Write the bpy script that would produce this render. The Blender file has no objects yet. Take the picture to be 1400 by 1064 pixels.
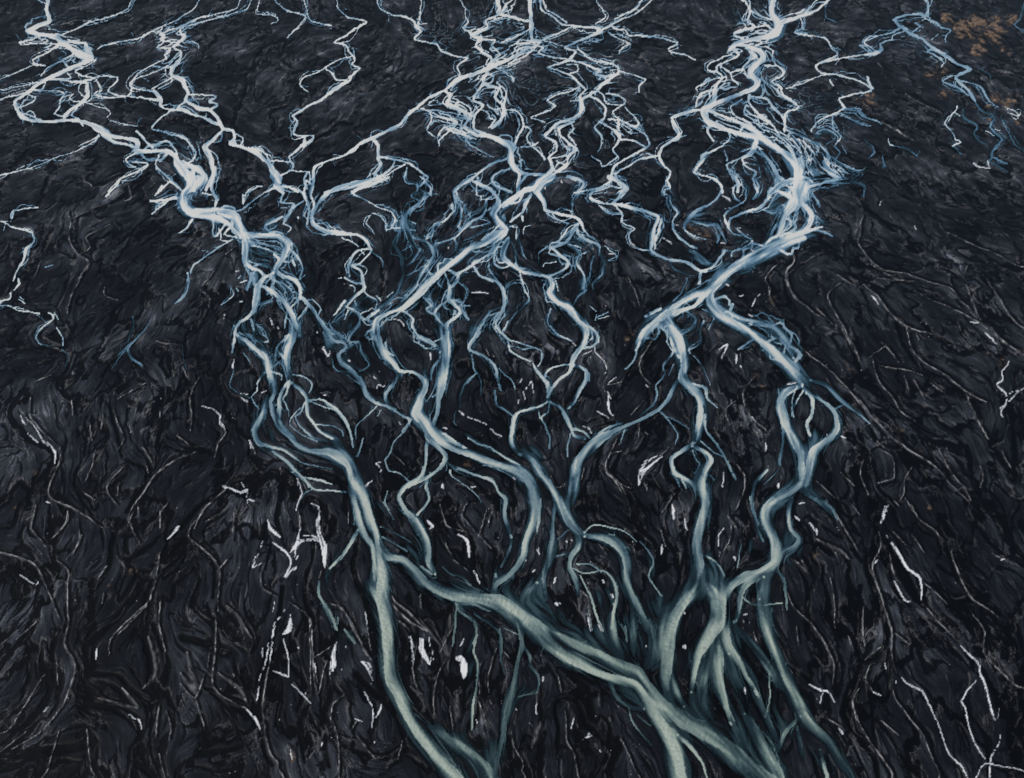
SURVEY = """
@0,0
s1
255,50,22 270,110,26 215,140,28 155,170,30 235,190,22 300,200,26 340,230,30 400,275,30 440,300,45 490,320,34 430,355,18 370,380,22 290,415,26 230,445,24 170,490,20 130,520,16 75,560,14 95,600,20 115,635,26 170,660,18 260,665,14 350,660,18 430,665,20 500,680,26 560,715,60
345,225,14 420,235,12 465,235,16 470,265,30 500,295,26 500,325,20
330,245,14 290,265,12 255,290,9 180,325,9 180,345,9 245,360,8
245,185,10 180,215,8 105,230,8 115,245,8 200,235,7 290,240,8 320,250,8
410,290,10 345,330,8 350,340,8 370,370,10
345,335,8 300,350,7 250,375,7 225,410,6
500,320,10 520,330,8 470,360,6 410,385,9 440,405,12 510,425,10 570,418,6 640,422,9 635,450,8 600,480,7 590,495,7 630,520,8 680,525,8
370,400,8 390,425,7 330,435,7
250,435,10 330,435,12 400,445,10 470,440,12 520,430,8
400,445,10 470,455,14 475,490,22 480,520,24 455,555,18 400,590,16 355,635,22 350,655,20
520,430,6 545,470,8 550,495,7 520,510,6 530,525,7 600,535,8 680,530,8
440,450,8 430,500,8 470,530,8
455,555,6 520,580,5 580,595,5 600,620,4 580,640,4
600,655,4 690,680,5 750,690,4
170,490,10 210,495,8 300,495,7 350,510,8 325,550,8 325,590,8 300,620,8 340,635,8
400,515,8 380,540,8 420,555,6 470,540,7
140,510,8 190,530,8 180,555,8 100,590,7
420,590,10 390,630,8 430,655,8
0,548,8 35,535,8 100,520,9 170,490,10
20,490,3 60,480,4 150,460,6 250,440,8
20,425,4 110,385,6 200,345,4
340,190,6 400,165,6 460,135,8 520,110,6 640,78,5 700,50,4
530,270,4 570,245,8 640,230,8 740,215,6 800,190,8 870,155,6 950,115,5 1020,75,5 1060,45,5
870,190,10 960,155,8 1050,120,12 1110,90,9 1200,72,6 1290,45,5
940,165,6 1040,140,6 1180,100,6 1270,72,5 1350,45,5
985,165,10 990,190,20 1010,200,22 975,240,16 945,260,10 985,280,12 990,310,12 970,340,20 940,380,24 940,410,14 990,430,30 1010,470,22 1030,510,18 1015,550,18 1080,590,24 1140,600,24 1180,640,18 1220,700,20 1280,720,14 1280,760,14 1270,790,22 1340,810,14 1400,840,20
870,190,10 900,200,12 880,220,10 970,235,8
900,200,10 890,240,8 860,260,6 930,265,10 905,300,12 910,325,8
910,325,6 860,345,6 800,375,8 750,410,6 715,455,9 720,480,10 800,495,10 850,510,12 880,530,12
730,440,6 800,410,5 860,390,6 920,360,7
940,420,9 890,450,8 830,490,7
940,420,7 935,450,6 860,490,6
720,480,8 715,510,9 690,525,8 760,535,9 830,540,10 870,545,22
840,500,14 880,540,22 880,575,14 930,600,10 1000,605,20 1070,630,14 1130,655,16 1200,680,20
1015,550,14 980,580,14 970,600,14
1030,515,9 1110,520,9 1180,530,9 1145,555,16 1190,575,10 1150,600,16
930,605,9 880,645,9 825,705,9 880,720,8 980,745,10 1040,790,10 1070,830,10 1050,880,9 1020,890,8
1220,710,12 1170,755,20 1120,800,26 1140,840,24 1160,880,28 1170,940,22 1150,990,20 1130,1040,20
1020,225,4 1080,240,5 1090,265,4
560,715,60 600,745,30 680,755,16 745,770,26 755,800,30 750,825,34 840,825,20 920,830,28 960,860,30 970,890,40 1000,930,50 1040,980,50 1060,1040,50
1000,900,30 1080,920,24 1120,970,40 1060,1020,50 1000,1060,30
560,740,24 620,775,16 700,790,14 745,810,14
745,720,12 800,775,12 840,805,12
750,835,8 690,870,9 700,895,7 740,915,6
720,885,6 800,890,7 810,905,7 780,935,7 700,960,6 640,990,8 590,1050,9
870,850,7 850,900,8 890,950,12 950,1000,18 1000,1050,10
540,740,14 500,765,8 430,800,6
530,760,8 440,820,6 330,855,4 200,905,5 120,930,5 35,950,8 0,960,8
430,665,8 455,690,8 450,680,8
@300,0
80,725,14 80,760,12 60,790,16 130,810,12 200,830,30 240,870,24 270,900,26 295,940,34 320,975,44 305,1015,30 350,1050,20
160,805,8 220,820,9 260,850,9 270,880,12 330,880,8 390,885,8
650,48,6 680,72,6 700,95,8 760,105,7 805,118,8 740,160,8 700,190,9 640,220,10 630,235,9 690,250,9 700,280,9 735,310,14 740,335,8 725,355,8 770,375,8 720,415,12 710,440,14 670,465,24 600,510,18 555,550,16 480,585,13 405,630,13 430,655,12 415,700,12 405,735,12 460,745,9 515,745,9 500,770,14 450,790,14 400,840,12 380,860,10 405,900,14 400,930,10 340,960,9
720,310,6 650,330,7 580,370,9 610,400,8 640,435,14 700,440,9
580,370,6 540,395,6 470,415,8 440,450,8 450,480,8 490,500,6
470,745,8 465,770,16 460,800,14
400,935,6 450,940,8 495,945,6
1400,400,12 1300,430,16 1220,500,14 1150,530,12 1090,580,16 1030,630,20 990,680,16 920,715,14 850,750,20 770,785,18 740,820,18 680,850,12 600,880,10 530,915,12 515,950,14 510,1000,18 500,1050,20
770,790,8 700,835,8
s.9
840,765,18 870,800,20 870,850,18 920,865,12 980,880,12 1060,905,12 1100,935,10 1140,965,10
865,860,14 880,900,18 850,950,16 870,970,14 800,990,16 700,1010,14 640,1035,16 580,1060,16
960,880,10 930,930,9 870,975,10
1020,905,6 940,940,6 870,990,6 800,1010,9 720,1050,12
s1
1230,500,14 1270,520,12 1250,560,18 1320,600,14 1380,630,12
s.85
1140,965,6 1120,990,6 1150,1030,7 1155,1060,7
1030,920,6 1010,970,7 1020,1000,7 1080,1010,9 1080,1040,8
1140,965,7 1110,1000,8 1080,1030,8
480,950,8 460,985,9 475,1030,12
495,945,8 490,1000,8
s1
880,45,6 910,66,6 960,85,6 990,85,8 1060,110,9 1080,150,18 1100,175,10 1065,210,9 1110,230,8 1190,245,8 1215,275,9 1270,300,8 1360,320,7
1100,45,5 1100,70,5 1090,130,6 1135,130,4
350,50,5 400,66,7 470,90,9 435,145,7 375,205,6
480,75,6 510,120,6 610,140,5
200,60,4 200,75,4 290,85,5 320,110,4 280,130,4
1100,595,8 1150,610,8 1200,640,12 1290,670,20 1260,720,10 1200,770,8 1200,800,5
1150,610,6 1160,660,6 1130,710,6 1180,750,5
1360,320,8 1300,360,7 1310,400,8 1310,430,8
1250,715,10 1330,740,10 1400,760,9
305,1015,14 380,1020,9 430,1050,12
300,1020,8 250,1050,6
@600,0
500,45,26 505,110,20 505,160,26 510,215,16 555,220,16 540,245,12 480,270,14 400,320,14 320,355,22 260,380,26 180,410,16 100,440,16 20,500,14
330,45,24 330,75,24 420,100,18 500,115,14
330,80,12 260,110,9 270,150,10 180,190,20 230,215,24 200,240,14 240,280,12 290,320,14 270,370,30
150,95,5 165,120,6 130,150,6 170,180,12
230,215,12 310,225,9 290,250,9 340,300,9 300,330,12
340,235,6 400,210,6 450,185,7 500,160,7
400,250,8 450,240,8 540,230,9
350,340,9 420,300,9 440,270,9 500,255,9
380,350,9 450,320,9 500,285,8 530,255,8
270,400,24 240,440,18 260,470,18 330,480,14 310,530,16 350,570,20 360,620,24 340,660,16 290,700,24
260,400,12 300,420,10 290,450,10 250,460,10
300,370,9 360,400,7 400,430,7 410,450,5
240,460,12 200,520,12 190,550,12 240,575,12 200,620,12 190,670,14 200,710,14 250,730,20
360,600,10 420,610,9 455,650,10 460,690,10 430,740,10 415,790,14
330,460,6 360,490,8 370,520,8 360,570,12
260,570,8 300,600,8 340,590,8
230,600,7 270,620,8 280,650,8 310,660,8 270,700,9
40,500,16 60,530,14 45,570,16 130,610,14 160,650,14 140,700,16 200,740,16 260,740,24 340,770,28 400,800,48 395,850,36 400,900,30 440,940,26 520,955,16 590,960,24 560,1000,40 530,1050,50
0,620,10 60,640,10 80,680,10 20,710,8 0,740,8
60,700,10 150,735,12
130,610,9 100,640,9 150,650,9
s.8
140,740,12 160,780,12 220,820,6 300,855,5
380,860,12 300,890,12 200,960,14 180,985,18 240,1020,14 310,1050,14
170,990,12 110,1020,10 85,1050,14
385,920,8 330,940,8 290,980,8 310,1020,8 400,1050,9
440,940,12 440,1000,20 430,1050,24
480,960,14 440,1010,14
s1
560,45,9 590,70,9 630,100,9 660,130,9 740,145,12 860,155,14 890,175,24 830,200,14 750,230,12 690,260,12 750,285,12 710,325,14 600,365,9 660,385,9 730,415,12 770,460,14 800,490,12 770,530,12 785,570,26 770,620,18 720,655,14 640,680,14 600,720,14 580,745,12 640,780,14 640,830,9 600,860,12 620,910,20 590,960,30
590,50,6 620,72,6 700,125,7
1120,45,8 1085,68,8 1030,100,8 960,125,12 890,170,14
1080,45,7 1035,68,7 960,110,8
890,45,6 900,68,6 915,95,6 860,130,7
950,140,12 960,155,9 1020,165,9 1040,195,8 1150,200,8 1230,210,7 1305,240,8 1255,265,8 1270,285,7 1340,300,7 1400,325,7
930,180,8 970,205,7 1040,235,6 1010,260,6 985,290,4
740,145,7 650,185,7 570,215,8
560,215,5 640,240,4 690,250,4
540,250,8 570,265,7 545,290,7 600,310,6 700,320,9
760,260,12 800,300,10 850,335,8 950,350,10 985,390,14 960,420,12 900,460,16 860,500,12 830,510,26
720,325,10 790,345,14 840,370,12 880,385,16 860,410,12 920,420,20 980,400,9
985,390,7 1060,410,6 1130,435,7 1095,470,8 1095,505,6
700,350,6 750,350,7 760,390,7 720,400,6
770,470,7 720,500,6 640,520,7 600,545,8 635,580,8 590,605,7 500,640,6 540,650,7 580,665,6
830,520,14 780,545,10 720,555,5
835,530,12 880,550,10 910,590,14 910,640,10
870,500,9 900,520,9 915,560,7 1000,575,6 1020,555,7 980,520,7 910,510,6
1020,570,6 950,605,9 980,650,7 1040,680,8 1130,730,9 1155,790,12 1110,820,12 1040,860,10 960,910,14 945,950,18 930,990,14
1020,590,6 1090,670,8 1050,690,6
910,645,12 885,665,16 940,700,12 990,740,18 980,780,12 950,815,10 975,855,8 920,900,8 890,910,8
930,650,9 980,660,9 985,710,12
1000,760,12 1070,770,10 1130,805,16
1200,855,10 1100,870,10 1020,920,9 960,950,12
s.8
880,660,6 855,700,6 890,750,7 885,800,6 865,830,5
830,855,5 880,880,7 890,910,8
s.9
740,670,9 660,700,14 665,740,12 720,790,16 750,820,22 710,860,16 700,900,14 640,940,24
720,670,7 735,710,7 710,740,7 750,790,9
455,690,10 500,710,10 480,750,10 500,790,9 540,830,8 580,870,12
450,800,8 500,800,7 540,780,10
600,870,8 660,860,8 720,850,8
640,880,9 690,900,9
s.8
700,960,10 760,980,9 790,1010,9 760,1050,14
s1
960,950,12 980,985,12 1020,1020,16 1000,1050,16
930,990,9 860,1030,8 740,1055,6
1400,600,12 1330,620,10 1275,650,14 1290,690,24 1310,740,18 1230,800,14 1200,850,16 1240,910,12 1270,940,10 1250,990,14 1265,1030,8
1230,800,8 1290,760,8
@850,0
1080,45,12 1040,70,12 960,95,16 880,120,30 840,180,50 780,205,30 700,220,24 620,245,30 590,275,20
820,45,30 820,75,30 850,120,40 860,170,30
700,45,9 700,75,9 690,120,12 730,150,12 640,170,14 610,190,14 660,215,18
730,75,10 790,100,10 830,110,12
730,150,9 790,140,10 820,160,12
600,265,24 640,300,14 600,325,9 530,355,9 520,385,14 550,420,10 520,470,20 510,500,26 500,550,26 450,590,36
620,250,14 690,255,22 750,280,30 770,320,34 720,370,34 700,400,30 740,440,34 730,480,30 660,510,22 560,545,22 480,580,28 450,600,40 470,660,36 540,700,26 640,730,24 740,750,36 800,780,30 880,830,36 940,880,44 970,930,50 960,1000,50 950,1060,60
700,280,9 740,320,9
600,300,8 550,315,6 480,345,8 470,380,9 510,390,12
780,255,8 830,280,8 820,325,7 850,360,8 885,390,14 870,420,10 820,445,9 870,480,14 885,520,12 950,560,10 970,590,9 910,610,14 890,650,16 890,720,10
780,360,9 850,360,10
660,380,9 590,400,9 600,420,9 640,460,9
540,360,8 590,395,8
480,430,7 410,475,8 420,500,6
560,420,8 480,440,7 430,470,6
500,490,14 440,510,12 410,550,9 400,585,6
560,490,14 640,470,7
430,600,14 350,620,14 275,650,12
s.85
700,520,14 700,570,10 760,640,16 830,690,12 860,740,9
710,525,9 790,545,12 830,600,12 890,650,10
660,540,9 600,580,8 620,630,8 700,680,8
680,570,7 670,620,7 740,640,8 750,690,8 800,720,8
s1
450,600,14 520,620,14 620,660,16 720,710,20 780,760,24
s.9
480,690,14 470,720,14 500,770,10
580,720,12 590,760,8 540,800,10 450,850,14 440,880,20 400,940,10 480,970,10 540,1010,10 550,1050,14
740,750,24 720,820,26 660,870,9 690,910,9 740,940,12 720,980,12 750,1050,14
s.75
700,830,9 640,870,7 580,900,9 590,940,9 630,1000,14 640,1050,14
560,820,6 580,880,7
350,740,6 300,760,6
s.8
720,820,12 800,870,14 850,960,16 880,990,24 830,1050,20
s.7
900,710,14 1000,750,14 1080,790,16 1120,840,18 1130,920,16 1180,970,12 1100,1000,12 1020,1030,16
930,740,8 980,800,8 960,840,8 1000,880,9
1000,780,8 1040,840,8 1010,900,8 1050,960,8
850,740,8 900,780,8 950,850,8
s1
1110,410,6 1000,450,6 900,490,6
1000,75,7 980,95,8 985,150,8 945,180,8 1010,190,7 1110,210,9 1150,260,8 1185,290,8 1150,320,8 1060,360,12 1090,400,10 1180,410,9 1260,430,9 1340,465,10 1360,495,12 1260,515,9 1190,545,10 1220,590,14 1190,610,10 1130,635,9 1070,665,7 1040,720,8
1400,285,9 1300,300,8 1200,320,8 1100,345,8
1400,195,6 1350,200,6 1330,230,8 1400,285,8
1340,420,10 1370,480,16
s.7
1150,640,10 1160,700,10 1200,740,9 1170,790,7
1220,590,8 1290,610,6 1330,640,5
1115,50,5 1115,70,5 1120,95,5 1170,115,4
s.5
1150,860,6 1220,900,5 1320,950,6 1270,1000,6
1060,750,6 1120,720,6 1170,750,6 1120,790,6
@1100,0,4.667
s.75
790,50,16 780,100,20 720,90,14 620,100,16 570,125,16 600,160,20 640,190,22 670,215,20 760,250,16 800,290,24 860,330,24 930,370,22 980,410,18 1040,430,24 1060,440,20 1020,465,18 960,490,18 990,530,22 1040,580,20 1090,640,28
600,180,24 560,205,14 480,225,10 390,260,10 390,290,9 430,330,16
640,200,8 560,225,9 560,250,8 480,280,10 490,310,22 440,340,20 380,350,12
400,290,8 350,290,8 420,340,9
700,145,10 740,170,8 690,200,12
770,120,9 830,140,12 870,175,10 930,190,8 905,225,8 900,270,8
850,215,6 815,255,6
830,310,9 780,325,9 870,375,9 890,400,8 870,425,8
950,480,8 880,520,8 940,550,14 1000,580,10 1040,610,9
960,510,8 1080,530,6 1140,570,12 1180,640,9 1240,680,6
s1
1280,680,5 1340,710,6 1370,740,6 1300,720,4
s.4
1090,640,14 1130,700,14 1210,750,14 1190,810,14 1230,860,14 1260,890,14 1210,950,18 1190,1010,14 1160,1050,10
1200,1000,10 1290,1050,12
1250,740,6 1300,850,6 1340,920,6
1010,700,12 1020,750,12 1100,800,14 1080,850,14 1120,900,12 1160,920,9
s1
1160,830,5 1190,850,8 1210,865,6
1220,825,5 1250,835,6
970,670,5 960,710,8 900,770,8 900,800,8 950,850,7 970,890,9 1000,905,7 940,935,10
990,740,6 960,715,6
s.5
940,935,9 1000,985,5
s.7
250,670,12 260,700,12 330,710,8 370,745,8 460,770,8 490,790,5
250,730,6 330,785,5 420,805,4
s1
1080,1040,8 1110,1060,8
530,890,7 540,920,6 570,930,5
160,515,14 180,545,10
200,510,6
s.45
570,930,5 650,950,5 720,1000,4
180,840,8 120,835,7 60,870,7 100,880,7
190,930,9 230,970,9 200,1010,8
240,930,5 270,985,4
160,1000,9 230,1040,8 290,1060,5
390,900,6 440,940,7 450,980,7 410,1010,6
500,1000,5 510,1060,6
1110,430,6 1180,470,6 1190,500,6
1340,155,12 1355,175,8
g
490,770,14 600,840,14 700,890,10
640,590,6 720,650,5 850,710,5
1240,450,5 1330,470,5 1390,495,5
470,400,5 500,430,5 490,470,5
o
400,650,70 470,670,30 430,590,40 340,640,35 860,470,80 800,480,50 920,500,50 740,560,26 880,600,55 940,600,30
1020,180,140 1130,130,120 1190,240,120 1100,320,80 900,110,70 1240,170,90 1320,110,80 1280,330,60 1220,620,70 1310,660,60 1160,670,40 1080,690,36 1180,760,40 1130,740,30 1270,760,28 960,990,40 1370,780,50 710,460,26 1340,620,40 510,490,20
@0,220
s1
880,140,14 850,190,8
1000,190,60 1010,250,44 1060,290,50 1130,300,50 1200,320,44 1260,350,20 1310,420,30
960,200,20 900,210,12 820,220,10
920,215,10 850,270,8 830,290,8
940,100,12 880,160,8 850,190,6
1060,270,24 1180,270,24 1280,285,36 1320,370,50 1340,440,44 1335,540,34 1370,580,20 1400,590,18
1180,30,14 1160,150,14 1185,210,14 1180,250,10
1110,180,8 1160,190,8
1050,320,12 1010,370,8 980,395,8
1260,360,12 1230,400,10 1290,420,10
1200,370,5 1215,400,6 1205,430,5 1240,440,6
s.75
1270,430,8 1200,470,8 1130,520,7 1060,570,8 1045,610,10
1030,610,8 1030,690,9 1000,740,12 950,780,8
s.6
1390,610,24 1350,700,20
s1
50,790,6 100,815,7 220,835,9
270,835,8 295,850,14 290,870,9 230,910,8 195,960,7 225,1000,8
300,835,5 320,870,5
310,910,9 350,970,7 345,1010,4
30,340,6 60,365,7 150,378,12 180,400,12 180,440,10 140,480,22 130,540,12 90,600,10 70,660,8
75,265,6 65,290,22 60,310,14
80,270,5 160,260,8 210,258,4
100,650,24 110,670,14 80,705,8
60,720,12 50,750,8
105,755,6 140,775,7
130,755,5 110,740,5
245,580,9 290,565,6
690,0,8 710,25,6 745,35,6
580,195,9 640,130,10 660,95,7 740,70,6 810,20,7
1330,240,5 1350,170,5 1400,150,6
1310,600,7 1290,600,7
1320,625,8 1300,640,6
1350,650,8 1310,665,6
1310,770,5 1325,772,5
1290,695,9 1300,710,8
s.6
1250,680,5 1275,720,7 1270,745,6 1215,790,6
s.4
790,0,4 700,0,4
720,850,5 730,900,5 700,980,5
820,860,6 790,930,7 700,1010,7 650,1060,7
g
380,275,8 380,360,9 385,450,8 430,510,9 490,555,14 430,640,9 390,730,10 370,860,8
440,510,5 490,470,5 470,410,5 620,340,4
1300,460,5 1220,520,5
1180,590,5 1130,660,6 1090,700,5
250,1000,4 350,1040,5
700,120,6 720,200,7 680,220,7
460,110,6 500,140,6 430,100,5
570,690,5 570,730,5 650,760,5
1090,700,5 1150,750,4 1150,810,4
220,560,3 180,640,3
@300,240,4.667
s1
0,240,40 90,260,50 150,360,54 170,440,54 160,520,34 165,570,26
300,380,24 180,395,16
165,370,36 300,385,34 380,390,36 440,440,50 410,520,40 360,600,36 400,640,30 480,670,28 520,730,22 510,780,20
350,500,20 380,540,20 360,600,20
165,570,20 230,590,16 270,610,20 290,650,20 250,700,40 230,780,44 210,880,22 130,940,16 100,1000,18 95,1060,18
200,920,14 215,990,9
290,650,20 350,620,14
s.9
270,700,24 370,770,30 430,840,36 480,920,40 490,980,52 480,1060,56
s.6
180,440,10 300,470,10 380,500,10
200,400,9 290,440,9 390,470,9
170,540,10 250,560,9 330,590,9
190,470,7 270,510,7 350,520,7
170,580,16 200,640,18 180,740,8
210,620,20 230,700,20
350,640,20 340,700,20 300,760,14
400,680,10 440,720,10 480,680,8
360,680,9 420,700,9 460,770,9 420,800,7
240,830,16 330,800,12
440,820,9 480,780,8 510,790,9
430,870,14 415,970,9
100,1000,9 200,1020,12 210,1060,8
230,950,8 300,1030,8
h
280,520,70 240,650,60 400,700,50 200,980,80 380,600,50 500,620,30
s.75
330,0,7 380,80,9 340,70,9 280,110,9 190,180,8 150,210,8 90,230,9
340,0,60 365,40,40
s.8
360,70,14 410,90,14 390,170,14 470,180,14 420,270,16 410,310,9
360,70,8 460,75,9 530,110,12 545,150,20
530,165,10 460,210,14
s.55
400,265,12 350,290,20 290,330,14 340,370,14 400,370,10
h
350,320,34
s1
420,310,6 460,330,7 440,360,5
150,125,14 150,180,5
160,130,8 200,90,5 270,60,4
500,265,14
460,540,10 480,570,16 470,520,8
780,400,8 850,430,8 880,450,7
s.7
460,470,20 510,530,16 530,600,10 510,650,9
s1
600,0,22 590,60,12 550,30,10 540,100,14 550,150,20 570,230,16 560,310,12
590,90,16 580,130,16 600,180,14 590,240,22 600,310,34 680,360,26 770,375,24 880,385,20 940,420,20 965,470,16
680,350,12 800,365,12
s.95
1040,0,20 920,50,20 820,80,20 720,100,24 650,150,20 610,210,20 590,260,20
950,40,10 1080,10,8 1000,50,10 860,100,14 850,115,14
860,120,12 940,160,8 1020,210,8 1090,230,8 1120,280,14 1090,330,8 1150,340,9
s1
970,240,5 1030,270,6 1060,320,6 1060,350,6
960,250,5 940,300,6 980,350,5 990,380,4
s.55
1170,0,10 1190,40,10 1270,70,12 1230,130,12 1280,170,14 1220,220,16 1190,260,24 1180,320,80 1220,380,24 1250,450,12 1280,480,10 1220,560,8 1190,570,10
1300,0,7 1270,80,9 1340,120,8 1280,170,9
s1
1280,0,6 1350,80,6 1330,110,6 1350,130,6
1230,300,9 1250,310,5
1220,350,9 1250,350,5
1100,320,7 1090,340,7 1060,345,6
s.5
1160,350,20 1110,430,14 1160,500,20 1170,580,24 1170,640,20 1140,740,14 1080,800,14 1000,860,14 950,910,16
1150,350,10 1130,440,10
1250,400,9 1320,430,10 1360,480,20 1370,540,10 1310,610,12 1400,640,8
1320,400,9 1370,320,9 1400,310,8
1190,640,7 1300,600,7 1270,680,7 1200,750,7
1170,490,6 1240,450,6
s.9
830,640,10 830,570,12 870,480,14 960,465,12 950,500,10 900,560,12 850,570,16 900,610,14 910,680,20 920,730,24 860,780,20 810,840,14
800,650,14 870,690,14 910,690,10
890,470,8 920,500,6
s1
780,650,8 760,655,5
830,700,8 865,720,9 860,745,6
800,800,16 780,830,14 720,895,7
900,570,5 940,600,6 920,640,4
s.6
965,480,8 1040,540,7 1040,590,5
920,740,10 950,770,9 1010,800,8 1000,850,8
s1
1000,770,7 1035,795,8
1070,775,6 1110,740,6
s.65
810,840,12 880,870,12 940,920,12
820,860,9 800,920,6
870,800,6 880,830,6
h
880,840,50 960,800,40 760,930,50 850,950,50 1050,830,20 1090,850,20
s.8
520,770,20 560,810,26 600,850,22 640,930,24 690,1000,24 700,1040,20
570,820,14 540,870,10 510,920,10
510,780,12 450,840,9
s.45
700,980,12 780,1020,10 830,1060,9
800,850,9 740,900,8 700,950,8
910,950,9 850,1010,10 830,1050,9
h
660,960,30 740,1040,40 640,920,20 720,1060,40
s1
1400,630,40 1310,710,36 1250,770,30 1160,850,22 1080,880,24 1010,920,36 1000,980,54 1010,1060,60
1020,860,16 950,910,22 1000,950,30
s.9
1160,860,14 1240,910,12 1230,970,10 1270,1030,10 1340,1060,8
s.45
1200,780,9 1130,780,8 1080,820,8
1290,760,16 1340,830,14 1350,870,14 1400,910,12
1200,750,5 1270,700,5
h
1320,780,40 1360,840,30
w
1100,925,6 1150,930,6 1175,965,6
1045,945,18
320,915,7 340,950,8
375,970,14
620,1000,8
770,930,12
110,720,8
@550,240,4.667
s1
960,0,60 880,40,50 850,90,50
850,80,44 770,95,30 700,150,36 640,200,50
470,40,22 560,90,20 610,150,22 610,200,50 580,240,40 610,290,40 660,340,50 640,370,30 570,410,24 490,440,36 430,470,40 360,530,40 290,580,36 210,640,40 160,690,40 140,730,36 70,800,26 0,860,20
660,350,24 560,390,20 500,430,18
660,370,22 600,420,18 500,450,14
620,320,12 570,370,9 500,410,9
850,100,50 900,160,34 910,215,24 1000,245,18 1100,265,18 1145,300,18 1150,340,14 1190,385,8
s.9
820,120,24 780,180,24 770,220,20 750,250,14 690,290,14
690,320,7 735,330,8 730,400,7
s.65
650,270,30
450,10,22 380,50,14 330,100,14 350,170,12 380,210,12 370,290,10 350,330,10
580,0,12 570,50,12 660,100,12 700,110,10
590,120,14 540,150,14 530,200,18 520,250,9 440,290,20 380,350,16 330,400,14 210,440,12 200,470,14 210,510,12 160,580,12 170,620,10 200,640,12
410,210,10 430,260,12 450,280,12
350,330,10 380,350,10
320,190,20 330,230,9 270,290,9 200,310,9 190,380,7 155,410,8
330,400,12 350,450,9 355,500,9
560,210,8 490,270,7 560,300,6 430,330,6
590,330,6 500,370,5 440,400,5 390,415,4
1050,10,14 1150,45,14 1120,110,9 1090,150,9 1075,230,6
s.6
70,400,8 140,420,12 180,460,24 200,510,10 140,600,9 100,670,8 90,720,9 0,800,10
150,410,9 180,370,6
30,340,24 80,450,9 120,480,9 60,560,8 30,570,8
s.95
0,860,14 70,910,14 60,970,12 100,1030,12 180,1060,12
680,400,36 640,480,44 640,520,34 700,570,22 770,620,24 880,640,14 940,650,24
s.9
720,560,10 740,590,10 780,600,10
290,600,14 350,630,24 400,610,12 470,560,14 560,490,10 600,420,14
460,580,14 500,640,18 590,670,14 640,720,20 655,780,26 640,860,22 600,930,12 590,970,12 640,1010,14 700,1060,12
450,560,10 580,490,14 590,430,10
500,640,10 580,680,8
270,620,12 290,690,14 300,740,40 300,790,30 370,850,20 380,870,20 290,940,24 270,1000,40 270,1060,44
355,640,20 350,680,16 310,710,14
s.8
350,680,9 410,730,9 400,800,9 370,830,9
310,790,14 230,840,14 200,880,14 250,940,14 270,970,20
320,800,12 380,810,12 390,860,14 430,920,14
390,830,7 440,835,7
130,780,9 180,830,9 150,850,9 190,880,14
s.5
240,660,9 220,690,9 260,720,7
130,780,7 170,740,7
250,860,8 250,910,8
h
170,770,40 200,850,40 300,860,50 210,1000,30 80,980,30 450,1000,30 400,640,20 560,600,20 700,580,30 770,690,16 800,780,14 730,560,20
s.5
550,520,9 550,600,8 600,660,9 630,700,8
680,390,8 710,460,10 725,550,9
740,370,6 760,480,7 790,540,5
650,740,8 690,700,9 750,690,8 780,740,10 800,800,12 720,880,9 670,950,9 650,1000,8
750,620,9 770,700,10
s.75
610,880,9 540,900,12 500,970,14 460,1050,20
s.5
630,840,9 560,870,9 540,900,9
820,610,6 780,590,6
s.9
1120,310,20 1080,370,22 1050,420,20 960,460,18 950,460,14 1010,500,16 1060,550,20 1040,590,16 970,630,16 945,650,24 960,700,36 940,750,40 1000,810,28 1070,850,44 1120,920,40 1170,970,34 1180,1020,24 1160,1060,22
1110,340,26 1130,390,18 1250,440,14 1250,510,9
s.7
920,240,10 980,280,9 1060,310,9
1150,300,6 1070,330,7 1000,420,9
1190,970,18 1240,1010,18 1250,1060,18
s.5
1050,430,10 1130,500,10 1110,560,14 1160,640,12 1150,720,14
1130,510,9 1190,480,7
1260,500,18 1285,570,16 1270,640,10 1210,690,10 1210,720,8
1220,510,8 1200,600,9 1190,680,9
1160,730,14 1110,790,9 1095,820,9
1040,420,8 1110,430,6 1180,470,6
930,450,9 870,490,7 870,550,7
950,850,9 930,950,10 1000,1020,10 1080,1060,8
980,670,9 1000,740,7
h
1150,690,40 1250,560,24 1170,740,24 1000,850,36 950,920,26 1060,960,30 1010,430,30 980,1000,30 960,680,30
s1
900,580,7 910,560,6 985,545,6
780,370,6 780,330,6 820,320,5
765,260,14 770,290,9
1060,435,6 1100,450,7 1140,460,6
1290,450,5 1340,490,8 1370,520,6 1310,540,4
1240,910,9 1310,870,7
1230,930,8 1240,890,7
1250,920,6 1320,895,5
1190,830,4 1240,870,4
s.85
1310,0,16 1310,70,9 1200,110,12 1200,140,12 1280,170,8 1400,180,8
1310,60,9 1390,80,9
1350,180,9 1400,110,12
1260,180,6 1330,240,6
1310,10,20 1380,40,20 1400,50,20
s.5
1400,240,8 1330,240,8
w
440,745,12 550,750,12
300,465,12
915,80,16
1020,40,20
1325,635,8
820,705,10
@800,240,4.667
s.9
160,0,16 220,50,24 245,80,24 210,150,16 180,175,16 240,190,20 320,215,20 400,240,20 470,270,20 440,340,20 430,400,34 430,480,24 520,530,16 640,550,20 720,600,20 770,610,20
220,40,12 270,80,9 230,140,10
490,280,14 470,350,12 450,400,10 450,470,9
s.8
150,0,9 135,60,8 40,110,12 30,140,12 70,165,8 180,180,8
180,180,10 230,240,12 240,300,9 320,340,9 280,370,9 290,430,10 340,470,9 410,480,9
90,180,5 150,240,5 230,250,5
s.7
520,10,12 540,80,12 510,90,8 500,120,8 540,130,9 550,190,14 590,240,14 560,290,8 560,350,12 600,400,16 660,440,14 720,460,12
750,0,8 830,20,10 870,70,16 850,130,14 780,190,16 710,230,24 670,270,24
670,270,14 640,300,14 640,350,10 700,390,8 770,405,6
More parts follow.
